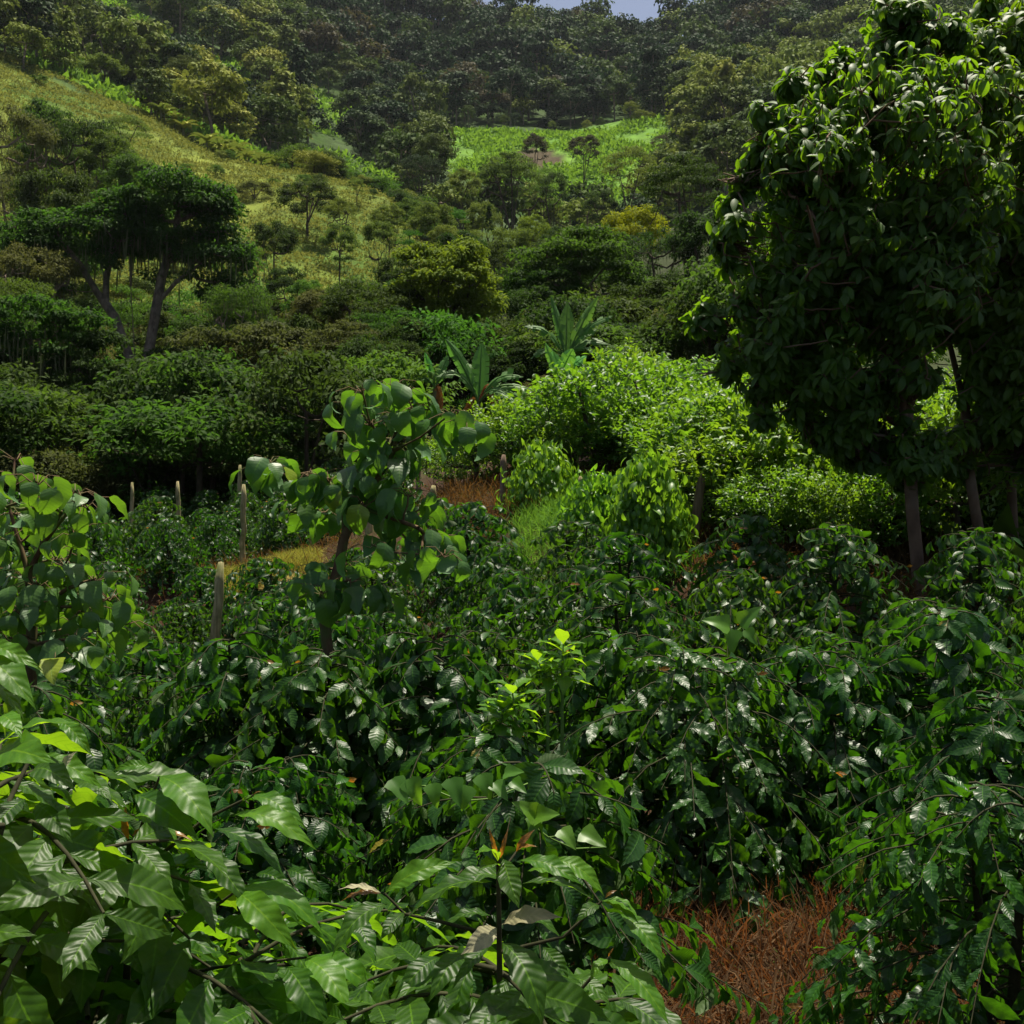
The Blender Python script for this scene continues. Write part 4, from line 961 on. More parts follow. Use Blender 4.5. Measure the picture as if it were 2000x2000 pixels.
spots = np.vstack([spots, [[-1.02, 6.15], [-1.2, 6.3]]]); sz = height(spots[:, 0], spots[:, 1])
for q, ((x, y), z) in enumerate(zip(spots, sz)):
    near = y < 7.0
    pool = protos_near if near else protos_far
    nmax = 4 if near else 6
    hs = (0.76 if y < 5 else 0.82) + 0.36 * rc.random(); rz = rc.random() * 6.28
    if y > 18: hs *= 0.9
    sc = (hs * 1.1, hs * 1.1, hs)
    if len(pool) < nmax:
        gfs = coffee_bush(len(pool) + (50 if near else 10), tpls=T_COFFEE if near else T_COFFEE_LO, nbr=112 if near else 92, pairs=12 if near else 11, leaf=0.128 if near else 0.118)
        t = bush_thing('coffee_bush', gfs, 'coffee', (x, y, z)); t.rotation_euler = (0, 0, rz); t.scale = sc; pool.append(t)
    else: t = copy_tree(pool[int(rc.integers(0, nmax))], None, (x, y, z), rz, sc)
    tag(t, 'coffee bush', None, 'coffee bushes planted in rows', 'glossy dark green coffee bush', at=(x, y, z + 0.9 * hs), size=0.7)

# right hand bush close to the camera
for (px, D, s, sd, lb) in [(1960, 3.3, 0.86, 61, 'big leaved coffee bush with drooping branches beside the dry grass gap'), (1370, 5.7, 1.05, 63, 'coffee bush with ragged low branches behind the dry grass gap')]:
    b = G(px, D)
    t = bush_thing('coffee_bush', coffee_bush(sd, 1.22, 0.80, 105, 11, 0.14, T_COFFEE_HI), 'coffee', b); t.scale = (s, s, s)
    tag(t, 'coffee bush', lb, 'coffee bushes planted in rows', at=b + [0, 0, 1], size=0.8)

# ================================================================== CITRUS SHRUBS
def citrus(seed, R=1.15, Hh=1.9, nsh=280, leaf=0.10):
    rng = np.random.default_rng(seed); gf = Geo(); gs = Geo()
    tips = []; dirs = []
    lob = [unit(np.array([rng.normal(), rng.normal(), abs(rng.normal())])) for _ in range(9)]
    for q in range(nsh):
        d = unit(rng.normal(size=3)); d[2] = abs(d[2]) if rng.random() < 0.65 else d[2] * 0.9
        bump = 0.8 + 0.28 * max(0, max(float(d @ l) for l in lob)) ** 3
        r = (0.72 + 0.30 * rng.random()) * bump * (1.12 if rng.random() < 0.08 else 1)
        tips.append(np.array([d[0] * R, d[1] * R, Hh * 0.46 + d[2] * Hh * 0.46]) * [r, r, 1]); tips[-1][2] = max(0.08, Hh * 0.46 + d[2] * Hh * 0.46 * r)
        dirs.append(unit(d + [0, 0, 0.8] + rng.normal(size=3) * 0.25))
    grow(gs, [np.array([[0, 0, -0.2], [0.05, 0, Hh * 0.15], [0, 0.04, Hh * 0.35]])], tips[::5], 0.07, rng, 0, 0.006, 5)
    for c, d in zip(tips, dirs):
        n = 13; s = rng.random(n); ln = 0.26 + 0.12 * rng.random()
        p = c + d * (s[:, None] - 0.6) * ln + rng.normal(size=(n, 3)) * 0.03
        ax = unit(rng.normal(size=(n, 3)) * 0.75 + d * 0.8); nr = unit(rng.normal(size=(n, 3)) * 0.5 + [0, 0, 0.9])
        for k_ in range(2): gf.stamp(T_SMALL[k_], p[k_::2], ax[k_::2], nr[k_::2], leaf * (0.8 + 0.5 * rng.random(len(p[k_::2]))), np.clip(0.25 + 0.5 * s[k_::2] + 0.2 * rng.random(len(p[k_::2])), 0, 0.96))
    n = 700; d = unit(rng.normal(size=(n, 3))); rr = rng.random(n) ** 0.5 * 0.75
    p = d * [R, R, Hh * 0.44] * rr[:, None] + [0, 0, Hh * 0.52]
    gf.stamp(T_SMALL[0], p, unit(rng.normal(size=(n, 3))), unit(rng.normal(size=(n, 3)) + [0, 0, 1]), leaf * 1.1, rng.random(n) * 0.4)
    return gf, gs
cit = []
for s in range(4):
    gf, gs2 = citrus(70 + s); cit.append((gf.mesh('citrus_foliage', [M['citrus']]), gs2.mesh('citrus_stem', [M['bark']])))
rcx = np.random.default_rng(12)
cs = []
for px, D in [(880, 20.5), (930, 19.2), (1000, 19.4), (1060, 18.6), (1120, 18.0), (1180, 18.2), (1240, 21.5), (1330, 20), (1240, 18), (1300, 17.4), (1390, 17.8),
              (1450, 15.2), (1540, 14.6), (1630, 14.4), (1710, 14.9), (1790, 15.2), (1880, 14.8), (1970, 14.4), (2060, 14.6), (1420, 19.5), (1500, 18), (1590, 17.5), (1680, 18), (1780, 18.5), (1880, 18), (1980, 18),
               (1560, 22), (1660, 22), (1760, 22.5), (1870, 22), (1980, 22), (1520, 13.2), (1610, 12.9), (1380, 15.4), (1480, 16.4), (1570, 16), (1670, 15.8), (1750, 16.6), (1340, 17), (1420, 14.2), (1850, 16.4), (1940, 16), (1230, 19.6), (1160, 19.8), (1090, 20), (1700, 13.4), (1860, 13.6)]:
    b = G(px, D); s = 0.70 + 0.42 * rcx.random()
    if px < 1150: s *= 0.78
    if 1430 < px < 2100 and D < 16: s *= 0.98
    if D < 13.5: s *= 0.66
    t = thing('citrus_shrub', b, rcx.random() * 6.28, (s * (0.85 + 0.35 * rcx.random()), s * (0.85 + 0.35 * rcx.random()), s)); me = cit[int(rcx.integers(0, 4))]
    link('foliage', me[0], t); link('stem', me[1], t)
    tag(t, 'shrub', None, 'light green citrus shrubs', 'bright light green citrus shrub', at=b + [0, 0, 1.1], size=1)

# creeper covered bush, bright drooping leaves
rk = np.random.default_rng(9)
def creeper_heap(px, D, wpx, toppx, basepx, mat, n, leaf, seed, label):
    rng = np.random.default_rng(seed); b = G(px, D); R = wpx / F * D; top = (1000 - toppx) / F * D; Hh = top - b[2]
    gf = Geo(); gs2 = Geo()
    tips = []
    for q in range(n):
        d = unit(rng.normal(size=3)); d[2] = abs(d[2])
        c = np.array([d[0] * R * (1 - 0.35 * d[2]), d[1] * R * 0.8, d[2] * Hh * 0.95 + 0.05]) * (0.82 + 0.18 * rng.random())
        tips.append(c)
        m_ = 7; p = c + rng.normal(size=(m_, 3)) * [0.09, 0.09, 0.07]
        ax = unit(np.array([d[0] * 0.5, d[1] * 0.5, -0.75]) + rng.normal(size=(m_, 3)) * 0.3); nr = unit(np.array([d[0], d[1], 0.7]) + rng.normal(size=(m_, 3)) * 0.25)
        gf.stamp(T_COFFEE_LO[q % 3], p, ax, nr, leaf * 1.15 * (0.7 + 0.6 * rng.random(m_)), rng.random(m_) * 0.9)
    grow(gs2, [np.array([[0, 0, -0.1], [0.02, 0, Hh * 0.3], [0, 0.03, Hh * 0.6]])], tips[::8], 0.04, rng, 0, 0.005, 5)
    t = thing('creeper_covered_bush', b); link('foliage', gf.mesh('creeper_foliage', [M[mat]]), t); link('stem', gs2.mesh('creeper_stem', [M['stem_brown']]), t)
    tag(t, 'bush', label, at=b + [0, 0, Hh / 2], size=R)
creeper_heap(1265, 13.3, 82, 885, 1060, 'creeper', 330, 0.125, 91, 'vivid light green bush of drooping leaves leaning toward the dark split post')
creeper_heap(1165, 14.3, 75, 925, 1040, 'creeper', 230, 0.11, 92, 'green creeper heap behind the vivid drooping bush')
creeper_heap(1060, 16.6, 75, 860, 990, 'creeper', 240, 0.11, 93, 'creeper tangle hanging over the citrus shrubs above the earth bank')

# ================================================================== BROAD LEAVED SAPLINGS
def sapling(name, D, trunks, r0, clusters, rng, label, leaf=0.25, tpl=T_HEART, mat='broad', nper=8, dz=0.22, catg='sapling'):
    org = P(*trunks[0][0], D)
    tr = [np.array([P(a, b_, D) for a, b_ in t]) for t in trunks]
    for q, t in enumerate(tr):
        if q: t[1:, 1] += np.linspace(0, 1, len(t) - 1) * rng.normal() * 0.25
    g0 = H(tr[0][0][0], tr[0][0][1])
    tr[0] = np.vstack([[tr[0][0][0], tr[0][0][1], g0 - 0.1], tr[0]])
    tips = np.array([P(c[0], c[1], D) + [0, rng.normal() * dz, 0] for c in clusters])
    gt = Geo(); gf = Geo()
    grow(gt, tr, tips, r0, rng, 0, 0.006, 9, sag=-0.05, wob=0.1, minpar=4)
    for c, cl_ in zip(tips, clusters):
        n = int(nper * (cl_[2] if len(cl_) > 2 else 1)); an = rng.random() * 6.28 + np.arange(n) * 2.4
        d = np.stack([np.cos(an), np.sin(an), np.zeros(n)], -1)
        sp_ = 0.04 + 0.15 * rng.random(n)
        p = c + d * sp_[:, None] + np.stack([np.zeros(n), np.zeros(n), -0.10 * rng.random(n) + 0.05], -1)
        for q in range(n): gt.tube([c - [0, 0, 0.02], (c + p[q]) / 2 + [0, 0, 0.02], p[q]], [0.003, 0.0025, 0.002], 4)
        ax = unit(d * 0.65 + [0, 0, -0.75] + rng.normal(size=(n, 3)) * 0.25); nr = unit(d * 0.8 + [0, 0, 0.75] + rng.normal(size=(n, 3)) * 0.15)
        s = leaf * (0.65 + 0.5 * rng.random(n)); rn = rng.random(n); rn = np.where(rng.random(n) < 0.02, 0.98, rn * 0.95)
        ch = rng.integers(0, len(tpl), n)
        for k_ in range(len(tpl)): gf.stamp(tpl[k_], p[ch == k_], ax[ch == k_], nr[ch == k_], s[ch == k_], rn[ch == k_])
    base = np.array([tr[0][0][0], tr[0][0][1], g0])
    t = thing(name, base); link('trunk', gt.mesh(name + '_trunk', [M['bark_sapling']], origin=base), t); link('foliage', gf.mesh(name + '_foliage', [M[mat]], origin=base), t)
    tag(t, catg, label, at=P(np.mean([c[0] for c in clusters]), np.mean([c[1] for c in clusters]), D), size=1)
    return t
rs = np.random.default_rng(3)
sapling('broad_leaved_sapling', 6.9, [[(652, 1330), (640, 1270), (632, 1200), (660, 1110), (672, 1050)], [(672, 1050), (700, 990), (735, 930), (752, 850), (770, 780)], [(735, 940), (770, 880), (830, 860), (880, 835)],
    [(672, 1050), (668, 980), (640, 940), (600, 920)], [(700, 990), (760, 1010), (820, 1030)]], 0.036,
    [(765, 755, 1), (795, 765, .8), (725, 775, 1), (700, 800, 1), (730, 830, 1), (655, 838, .6), (780, 810, .9), (820, 800, .9), (845, 800, .4), (885, 815, 1.1), (915, 830, 1), (760, 870, 1.2), (735, 880, 1), (770, 905, 1), (835, 850, .7),
     (525, 905, 1), (548, 925, .8), (560, 985, .5), (560, 1000, .3), (610, 925, 1.1), (645, 935, 1.1), (600, 965, 1), (650, 975, 1), (700, 950, 1.2), (690, 920, 1), (740, 950, 1.2), (720, 985, .9), (800, 965, .9), (825, 985, .6), (790, 1010, .9),
     (830, 1045, 1.1), (860, 1060, 1.1), (880, 1075, .7), (790, 1050, .9), (830, 1080, .8), (740, 1060, .5), (620, 1110, 1.1), (660, 1110, 1.2), (690, 1130, 1.2), (640, 1150, 1), (590, 1140, .7), (710, 1150, .8), (620, 1000, .8), (760, 1000, .7)], rs,
    'tall broad leaved sapling with crooked brown trunk rising above the coffee bushes', nper=8, leaf=0.205)
sapling('broad_leaved_sapling', 5.6, [[(60, 1330), (62, 1200), (55, 1120), (85, 1060), (120, 1000)], [(85, 1060), (140, 990), (150, 960)], [(55, 1120), (20, 1000), (8, 900)], [(62, 1200), (130, 1150), (190, 1130)]], 0.03,
    [(130, 945, 1), (155, 960, 1), (115, 985, 1), (175, 985, .6), (165, 1040, .6), (60, 990, .8), (30, 940, .7), (10, 890, .6), (20, 1000, 1), (60, 1030, 1), (0, 1060, 1.1), (40, 1080, 1.2), (90, 1090, 1), (130, 1100, 1), (20, 1130, 1.2), (80, 1140, 1.2), (130, 1160, 1.1),
     (180, 1130, .9), (200, 1170, 1), (170, 1190, 1.1), (60, 1190, 1.2), (10, 1180, 1), (110, 1220, 1.2), (180, 1240, 1), (40, 1240, 1), (150, 1260, .8), (220, 1220, .8)], rs,
    'broad leaved sapling crowded against the edge beside the coffee rows', nper=8, leaf=0.165)
# young weed plants with upright lance leaves standing over the bushes
def lance_plant(name, stems, D, rng, label, leaf=0.20, mat='young', n=16):
    g1 = Geo(); g2 = Geo(); base = None
    for (bx, by, tx, ty) in stems:
        a = P(bx, by, D); b_ = P(tx, ty, D); a0 = a.copy(); a0[2] = H(a[0], a[1]) - 0.05
        pts = np.array([a0, a, (a + b_) / 2, b_]); g1.tube(pts, [0.012, 0.009, 0.006, 0.003], 6)
        if base is None: base = np.array([a0[0], a0[1], a0[2]])
        s = np.linspace(0, 1, n); an = np.arange(n) * 2.4; el = 0.1 + 0.9 * s ** 1.5
        d = np.stack([np.cos(an), np.sin(an) * 0.9, el], -1)
        p = a * (1 - s)[:, None] + b_ * s[:, None]
        for k_ in range(len(T_COFFEE)): g2.stamp(T_COFFEE[k_], p[k_::3], unit(d[k_::3]), unit(np.stack([-np.cos(an[k_::3]) * 0.5, -np.sin(an[k_::3]) * 0.5, np.ones(len(p[k_::3]))], -1)), leaf * (0.75 + 0.4 * rng.random(len(p[k_::3]))), rng.random(len(p[k_::3])))
    t = thing(name, base); link('stem', g1.mesh(name + '_stem', [M['stem_green']], origin=base), t); link('foliage', g2.mesh(name + '_foliage', [M[mat]], origin=base), t)
    tag(t, 'plant', label, at=P(stems[0][2], stems[0][3], D), size=0.3)
lance_plant('upright_leafy_plant', [(1098, 1330, 1100, 1258), (1070, 1330, 1050, 1290)], 5.4, rs, 'light green plant of upright lance leaves poking above the coffee bushes', 0.15)
lance_plant('upright_leafy_plant', [(1010, 1430, 1000, 1345), (975, 1420, 985, 1380)], 4.6, rs, 'pale green lance leaved plant just below the brighter upright one', 0.13, n=18)

# ================================================================== THE BIG TREE AND ITS NEIGHBOURS
def whorl_tree(name, D, trunks, r0, ell, n, rng, label, leaf=0.195, gap=None, bark='bark_red', nl=9, depth=1.0, inner=0.25):
    tr = [np.array([P(a, b_, D) for a, b_ in t]) for t in trunks]
    for q, t in enumerate(tr):
        if q: t[1:, 1] += np.linspace(0, 1, len(t) - 1) * rng.normal() * 0.6
    g0 = H(tr[0][0][0], tr[0][0][1]); tr[0] = np.vstack([[tr[0][0][0], tr[0][0][1], g0 - 0.15], tr[0]])
    tips = []; outs = []
    tot = sum(e[2] * e[3] * e[4] for e in ell)
    for e in ell:
        c = P(e[0], e[1], D); a, bb = e[2] / F * D, e[3] / F * D; dp = max(a, bb) * depth; lobs = unit(rng.normal(size=(12, 3)))
        cnt = int(n * e[2] * e[3] * e[4] / tot); nb_ = max(2, cnt // 11); dbs = unit(rng.normal(size=(nb_, 3))); rbs = 0.8 + 0.3 * rng.random(nb_)
        for _ in range(cnt):
            kb = int(rng.integers(0, nb_)); d = unit(dbs[kb] + rng.normal(size=3) * 0.24 * [1, 1, 0.6]); r = rbs[kb] * 1.0 - inner * rng.random() ** 1.4 if rng.random() < 0.75 else 0.3 + 0.6 * rng.random()
            lob_ = 0.84 + 0.34 * max(0.0, max(float(d @ l) for l in lobs)) ** 6 if False else 1.0
            p = c + d * [a, dp, bb] * r * lob_ * (1.14 if rng.random() < 0.1 else 1.0)
            if gap is not None:
                ppx_, ppy_ = 1000 + p[0] / p[1] * F, 1000 - p[2] / p[1] * F
                if any(((ppx_ - g_[0]) / g_[2]) ** 2 + ((ppy_ - g_[1]) / g_[3]) ** 2 < 1 for g_ in gap): continue
            tips.append(p); outs.append(unit(d * [1, 1, 0.6] + [0, 0, 0.55]))
    tips = np.array(tips); outs = np.array(outs)
    gt = Geo(); gf = Geo()
    grow(gt, tr, tips[::3] if n > 100 else tips, r0, rng, 0, 0.008, 9, minpar=6 if n > 100 else 0, sag=-0.04)
    for c, o_ in zip(tips, outs):
        m_ = int(nl * (0.7 + 0.6 * rng.random())); an = rng.random() * 6.28 + np.arange(m_) * 2.4
        u = unit(np.cross(o_, [0.1, 0.2, 1.0])); w = np.cross(o_, u)
        rad = np.cos(an)[:, None] * u + np.sin(an)[:, None] * w
        dr = rng.random(m_)[:, None]
        ax = unit(rad * 0.85 + o_ * (0.45 - 0.5 * dr) + np.array([0, 0, -1.0]) * (0.25 + 0.6 * dr) + rng.normal(size=(m_, 3)) * 0.12)
        nr = unit(o_ * 0.9 + rad * 0.25 + [0, 0, 0.5]); p = c - o_ * 0.10 * dr
        s = leaf * (0.5 + 0.6 * rng.random(m_)); rn = np.clip(0.15 + 0.35 * o_[2] + 0.5 * rng.random(m_), 0, 0.96)  # upward-facing tufts take the brighter tint, sunlight put into the leaf colour
        ch = rng.integers(0, 3, m_)
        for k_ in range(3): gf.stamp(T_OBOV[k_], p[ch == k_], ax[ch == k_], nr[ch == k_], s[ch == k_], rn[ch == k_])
        tw_ = [c - o_ * 0.35 + rng.normal(size=3) * 0.03, c - o_ * 0.12, c]
        if n > 100: gt.tube(tw_, [0.007, 0.005, 0.004], 4)
    base = np.array([tr[0][0][0], tr[0][0][1], g0]); t = thing(name, base)
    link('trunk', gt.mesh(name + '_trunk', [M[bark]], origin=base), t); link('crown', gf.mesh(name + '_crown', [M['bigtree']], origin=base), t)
    tag(t, 'tree', label, 'glossy leaved trees at the edge of the crop', at=P(ell[0][0], ell[0][1], D), size=2)
    return t
rt = np.random.default_rng(6)
whorl_tree('glossy_leaved_tree', 11.6, [[(1797, 1165), (1790, 1080), (1782, 1000), (1778, 930), (1772, 840)], [(1772, 850), (1745, 700), (1740, 520), (1730, 250)], [(1775, 840), (1790, 680), (1800, 480), (1780, 200)], [(1745, 700), (1620, 560), (1500, 480)], [(1772, 840), (1640, 760), (1540, 700)]], 0.068,
    [(1710, 350, 220, 270, 1.15), (1580, 430, 130, 230, 1.1), (1500, 640, 95, 150, 1.2), (1395, 605, 42, 40, 1.2), (1360, 625, 22, 20, 1.0), (1640, 690, 190, 150, 0.9), (1740, 110, 75, 105, 1.5), (1815, 80, 85, 60, 1.5), (1640, 130, 55, 55, 1.3), (1555, 160, 45, 42, 1.3), (1500, 235, 48, 50, 1.3), (1450, 320, 52, 52, 1.4), (1430, 440, 45, 85, 1.4), (1800, 880, 70, 50, 0.5), (1720, 520, 230, 200, 0.5), (1490, 790, 50, 60, 1.1), (1590, 830, 70, 55, 1.0), (1700, 850, 110, 70, 1.3), (1790, 890, 110, 60, 1.1), (1640, 780, 110, 90, 1.2), (1770, 760, 110, 90, 0.8), (1760, 30, 90, 60, 1.3), (1420, 700, 45, 40, 0.9), (1850, 350, 100, 200, 1.1), (1660, 250, 90, 60, 1.2), (1840, 210, 90, 80, 1.3)], 3300, rt,
    'biggest glossy leaved tree, thick reddish trunk, wide crown bulging over the shrubs', gap=[(1858, 690, 26, 60)])
whorl_tree('glossy_leaved_tree', 12.2, [[(1932, 1170), (1920, 1080), (1905, 1000), (1890, 900), (1885, 800)], [(1885, 800), (1900, 600), (1930, 400), (1950, 200)], [(1885, 800), (1850, 650), (1860, 450)]], 0.058,
    [(1950, 330, 170, 230, 1.2), (1930, 120, 110, 80, 1.4), (1910, 560, 170, 140, 0.9), (2030, 620, 120, 260, 1.0), (1890, 870, 110, 60, 1.2), (1980, 820, 110, 100, 1.2), (1920, 720, 120, 110, 1.3), (1840, 560, 90, 120, 1.2), (1960, 60, 110, 80, 1.2)], 2000, rt,
    'glossy leaved tree with slanting trunk standing second in line from the thick trunk', gap=[(1858, 690, 26, 60)])
whorl_tree('glossy_leaved_tree', 12.9, [[(1982, 1165), (1980, 1050), (1975, 950), (1978, 800)], [(1978, 800), (2010, 600), (2040, 400)]], 0.055,
    [(2060, 400, 150, 260, 1.0), (2050, 720, 110, 160, 1.0), (2110, 560, 130, 300, 1.0)], 420, rt,
    'slimmest of the glossy leaved trees, straight dark trunk at the picture edge')
whorl_tree('glossy_leaved_shrub', 10.9, [[(1945, 1190), (1940, 1160), (1930, 1130)]], 0.03, [(1900, 1120, 70, 45, 1.0), (1850, 1140, 40, 35, 1)], 26, rt, 'low glossy shrub growing between the trunks of the glossy leaved trees', leaf=0.17)

# ================================================================== BANANA PLANTS
def banana(px, ypx, D, leaves, label, stem_h, seed, young=(), dead=()):
    """leaves: (tip column, tip row, sideways depth, width) from the crown point"""
    rng = np.random.default_rng(seed); top = P(px, ypx, D); g0 = H(top[0], top[1]); base = np.array([top[0], top[1], g0])
    t = thing('banana_plant', base)
    gs3 = Geo(); gs3.tube(np.array([[0, 0, -0.1], [0.02, 0, (top[2] - g0) * 0.5], [0, 0, top[2] - g0]]), [0.13, 0.11, 0.07], 9)
    link('stem', gs3.mesh('banana_plant_stem', [M['banana_stem']]), t)
    for (tx, ty, dy, wd, arch, mt) in leaves:
        tip = (P(tx, ty, D) - top) * 1.12; tip[1] += dy
        s = np.linspace(0, 1, 25)[:, None]; L_ = np.linalg.norm(tip)
        cp = tip * s; cp[:, 2] += arch * L_ * np.sin(pi * s[:, 0] ** 0.8)
        tg = unit(np.gradient(cp, axis=0)); up0 = np.array([0, -0.65, 0.76]) if abs(tip[2]) < 0.8 * L_ else np.array([0, -1.0, 0.2])
        sd = unit(np.cross(tg, up0)); nm = np.cross(sd, tg)
        w = 0.60 * wd * np.clip(s[:, 0] * 5 - 0.4, 0, 1) * np.clip((1 - s[:, 0]) * 3.2, 0.03, 1) ** 0.7
        g = Geo(); rnd = rng.random()
        for sg in (-1, 1):
            q = 0
            while q < 24:                                  # the blade is torn into strips along its side veins
                e = min(24, q + int(rng.integers(1, 4))); hang = rng.normal() * 0.35 - 0.5
                a = np.arange(q, e + 1)
                for k_ in range(2):
                    f0, f1 = k_ * 0.5, (k_ + 1) * 0.5
                    e0 = cp[a] + top - base + sd[a] * (sg * w[a] * f0)[:, None] + nm[a] * (w[a] * (0.18 * f0 + hang * f0 ** 2))[:, None] + tg[a] * (w[a] * 0.25 * f0)[:, None]
                    e1 = cp[a] + top - base + sd[a] * (sg * w[a] * f1)[:, None] + nm[a] * (w[a] * (0.18 * f1 + hang * f1 ** 2))[:, None] + tg[a] * (w[a] * 0.25 * f1)[:, None]
                    if k_ == 1 and len(a) > 2: e1[0] = e1[0] * 0.8 + e1[1] * 0.2; e1[-1] = e1[-1] * 0.8 + e1[-2] * 0.2
                    v = np.concatenate([e0, e1]); kk = len(a); i_ = np.arange(kk - 1)
                    f = np.stack([i_, i_ + 1, i_ + kk + 1, i_ + kk], -1)
                    if sg > 0: f = f[:, ::-1]
                    at_ = np.zeros((len(v), 3)); at_[:, 0] = 0.5; at_[:, 1] = 0.5; at_[:, 2] = np.clip(rnd * 0.6 + rng.random() * 0.35, 0, 0.95)
                    g.add(v, f, at_)
                q = e
        g.tube(cp + top - base, np.linspace(0.028, 0.008, 25), 5)
        link('dead_leaf' if mt == 'banana_dead' else 'leaf', g.mesh('banana_plant_leaf', [M[mt]]), t)
    tag(t, 'banana plant', label, 'banana plants behind the crop', at=top, size=1.2)
    return t
banana(935, 790, 27, [(940, 682, 0.1, 0.36, 0.02, 'banana'), (878, 678, -0.2, 0.24, 0.10, 'banana'), (1012, 745, -0.4, 0.25, 0.26, 'banana'), (1032, 768, -0.3, 0.24, 0.22, 'banana'), (998, 790, -0.6, 0.24, 0.30, 'banana'), (862, 745, -0.4, 0.22, 0.32, 'banana'),
    (905, 705, 0.5, 0.22, 0.12, 'banana'), (1020, 785, 0.5, 0.2, 0.28, 'banana'), (985, 838, -0.3, 0.2, 0.5, 'banana_dead'), (990, 865, -0.1, 0.17, 0.6, 'banana_dead'), (900, 845, 0.1, 0.15, 0.4, 'banana_dead')],
    'banana plant with broad torn leaves and a rusty dead leaf hanging down', 1.2, 1)
banana(1105, 705, 33, [(1108, 602, 0.1, 0.36, 0.02, 'banana'), (1080, 590, 0.2, 0.2, 0.06, 'banana'), (1160, 595, -0.2, 0.26, 0.06, 'banana'), (1185, 630, -0.3, 0.26, 0.2, 'banana'), (1162, 645, 0.4, 0.22, 0.16, 'banana'), (1032, 648, -0.3, 0.22, 0.25, 'banana'),
    (1180, 678, -0.2, 0.22, 0.25, 'banana'), (1042, 705, -0.4, 0.18, 0.3, 'banana'), (1165, 692, 0.4, 0.2, 0.3, 'banana')], 'taller banana plant standing uphill with wide grey green leaves', 1.4, 2)
banana(1090, 745, 31.5, [(1068, 678, 0, 0.20, 0.04, 'banana_young'), (1080, 690, 0.2, 0.3, 0.05, 'banana_young'), (1115, 690, -0.2, 0.36, 0.05, 'banana_young'), (1140, 700, 0, 0.32, 0.1, 'banana_young'), (1120, 750, -0.3, 0.2, 0.3, 'banana_young')],
    'young vivid green banana shoots under the taller banana plant', 0.5, 3)
banana(850, 760, 29, [(832, 696, 0, 0.16, 0.03, 'banana_young'), (872, 700, 0.2, 0.2, 0.1, 'banana'), (838, 730, -0.3, 0.18, 0.3, 'banana'), (880, 735, -0.2, 0.18, 0.3, 'banana'), (815, 745, 0.2, 0.16, 0.3, 'banana'), (862, 800, -0.1, 0.15, 0.4, 'banana_dead')],
    'smaller banana plant with few upright leaves beside the torn leaved one', 0.8, 4)

# ================================================================== FENCE POSTS
def post(px, top, base, D, w, lean_px, mat, label, seed):
    rng = np.random.default_rng(seed); a = P(px, base, D); b_ = P(px + lean_px, top, D)
    g0 = H(a[0], a[1]); d = (b_ - a) / max(b_[2] - a[2], 1e-3); a2 = a + d * (g0 - 0.12 - a[2]) if a[2] > g0 - 0.12 else a
    org = a2.copy(); n = 9; s = np.linspace(0, 1, n)[:, None]; pts = a2 * (1 - s) + b_ * s; pts[1:-1] += rng.normal(size=(n - 2, 3)) * [0.006, 0.006, 0]
    r = w * np.linspace(1.12, 0.9, n); r[-1] *= 0.62
    g = Geo(); g.tube(pts, r, 8, 0, 0.22, rng, cap=True)
    o = link('fence_post', g.mesh('fence_post', [M[mat]], origin=org), None, org); tag(o, 'fence post', label, 'weathered posts among the coffee rows', at=(a + b_) / 2, size=0.3)
for k_, ar in enumerate([(258, 942, 1035, 24, 0.042, 0, 'post', 'thin grey fence post nearest the edge sapling, left of the thick rounded post'), (350, 940, 1035, 23, 0.05, -3, 'post', 'thick rounded top post standing alone between two thinner ones'),
    (467, 908, 975, 25.5, 0.05, 2, 'post', 'thin dark post rising behind the post with the whitened tip'), (474, 946, 1072, 19, 0.05, 2, 'post', 'pale post with whitened tip standing in the yellow grass strip'),
    (418, 1098, 1262, 12.9, 0.06, 14, 'post', 'stout leaning mossy post in front of the yellow grass strip'), (608, 1040, 1085, 19.5, 0.05, 0, 'post', 'short pale stump of a post at the end of the yellow grass strip'),
    (722, 985, 1055, 19, 0.07, -4, 'post', 'pale post half hidden behind the tall sapling trunk fork'), (845, 948, 1018, 18.5, 0.055, 2, 'post', 'pointed pale post beside the outer leaves of the tall sapling'),
    (980, 888, 1008, 17, 0.05, 4, 'post_dark', 'slender tall post in front of the red earth bank'), (817, 905, 945, 23, 0.055, 0, 'post_dark', 'small dark post behind the top leaves of the tall sapling'),
    (1358, 925, 1032, 13.6, 0.06, 14, 'post_dark', 'dark split post leaning beside the vivid drooping bush'), (1131, 930, 1010, 15.8, 0.04, 3, 'post', 'thin mossy post between the creeper heaps'),
    (203, 1150, 1200, 14.5, 0.045, 0, 'post', 'slim post end showing beside the edge sapling')]): post(*ar, seed=k_)

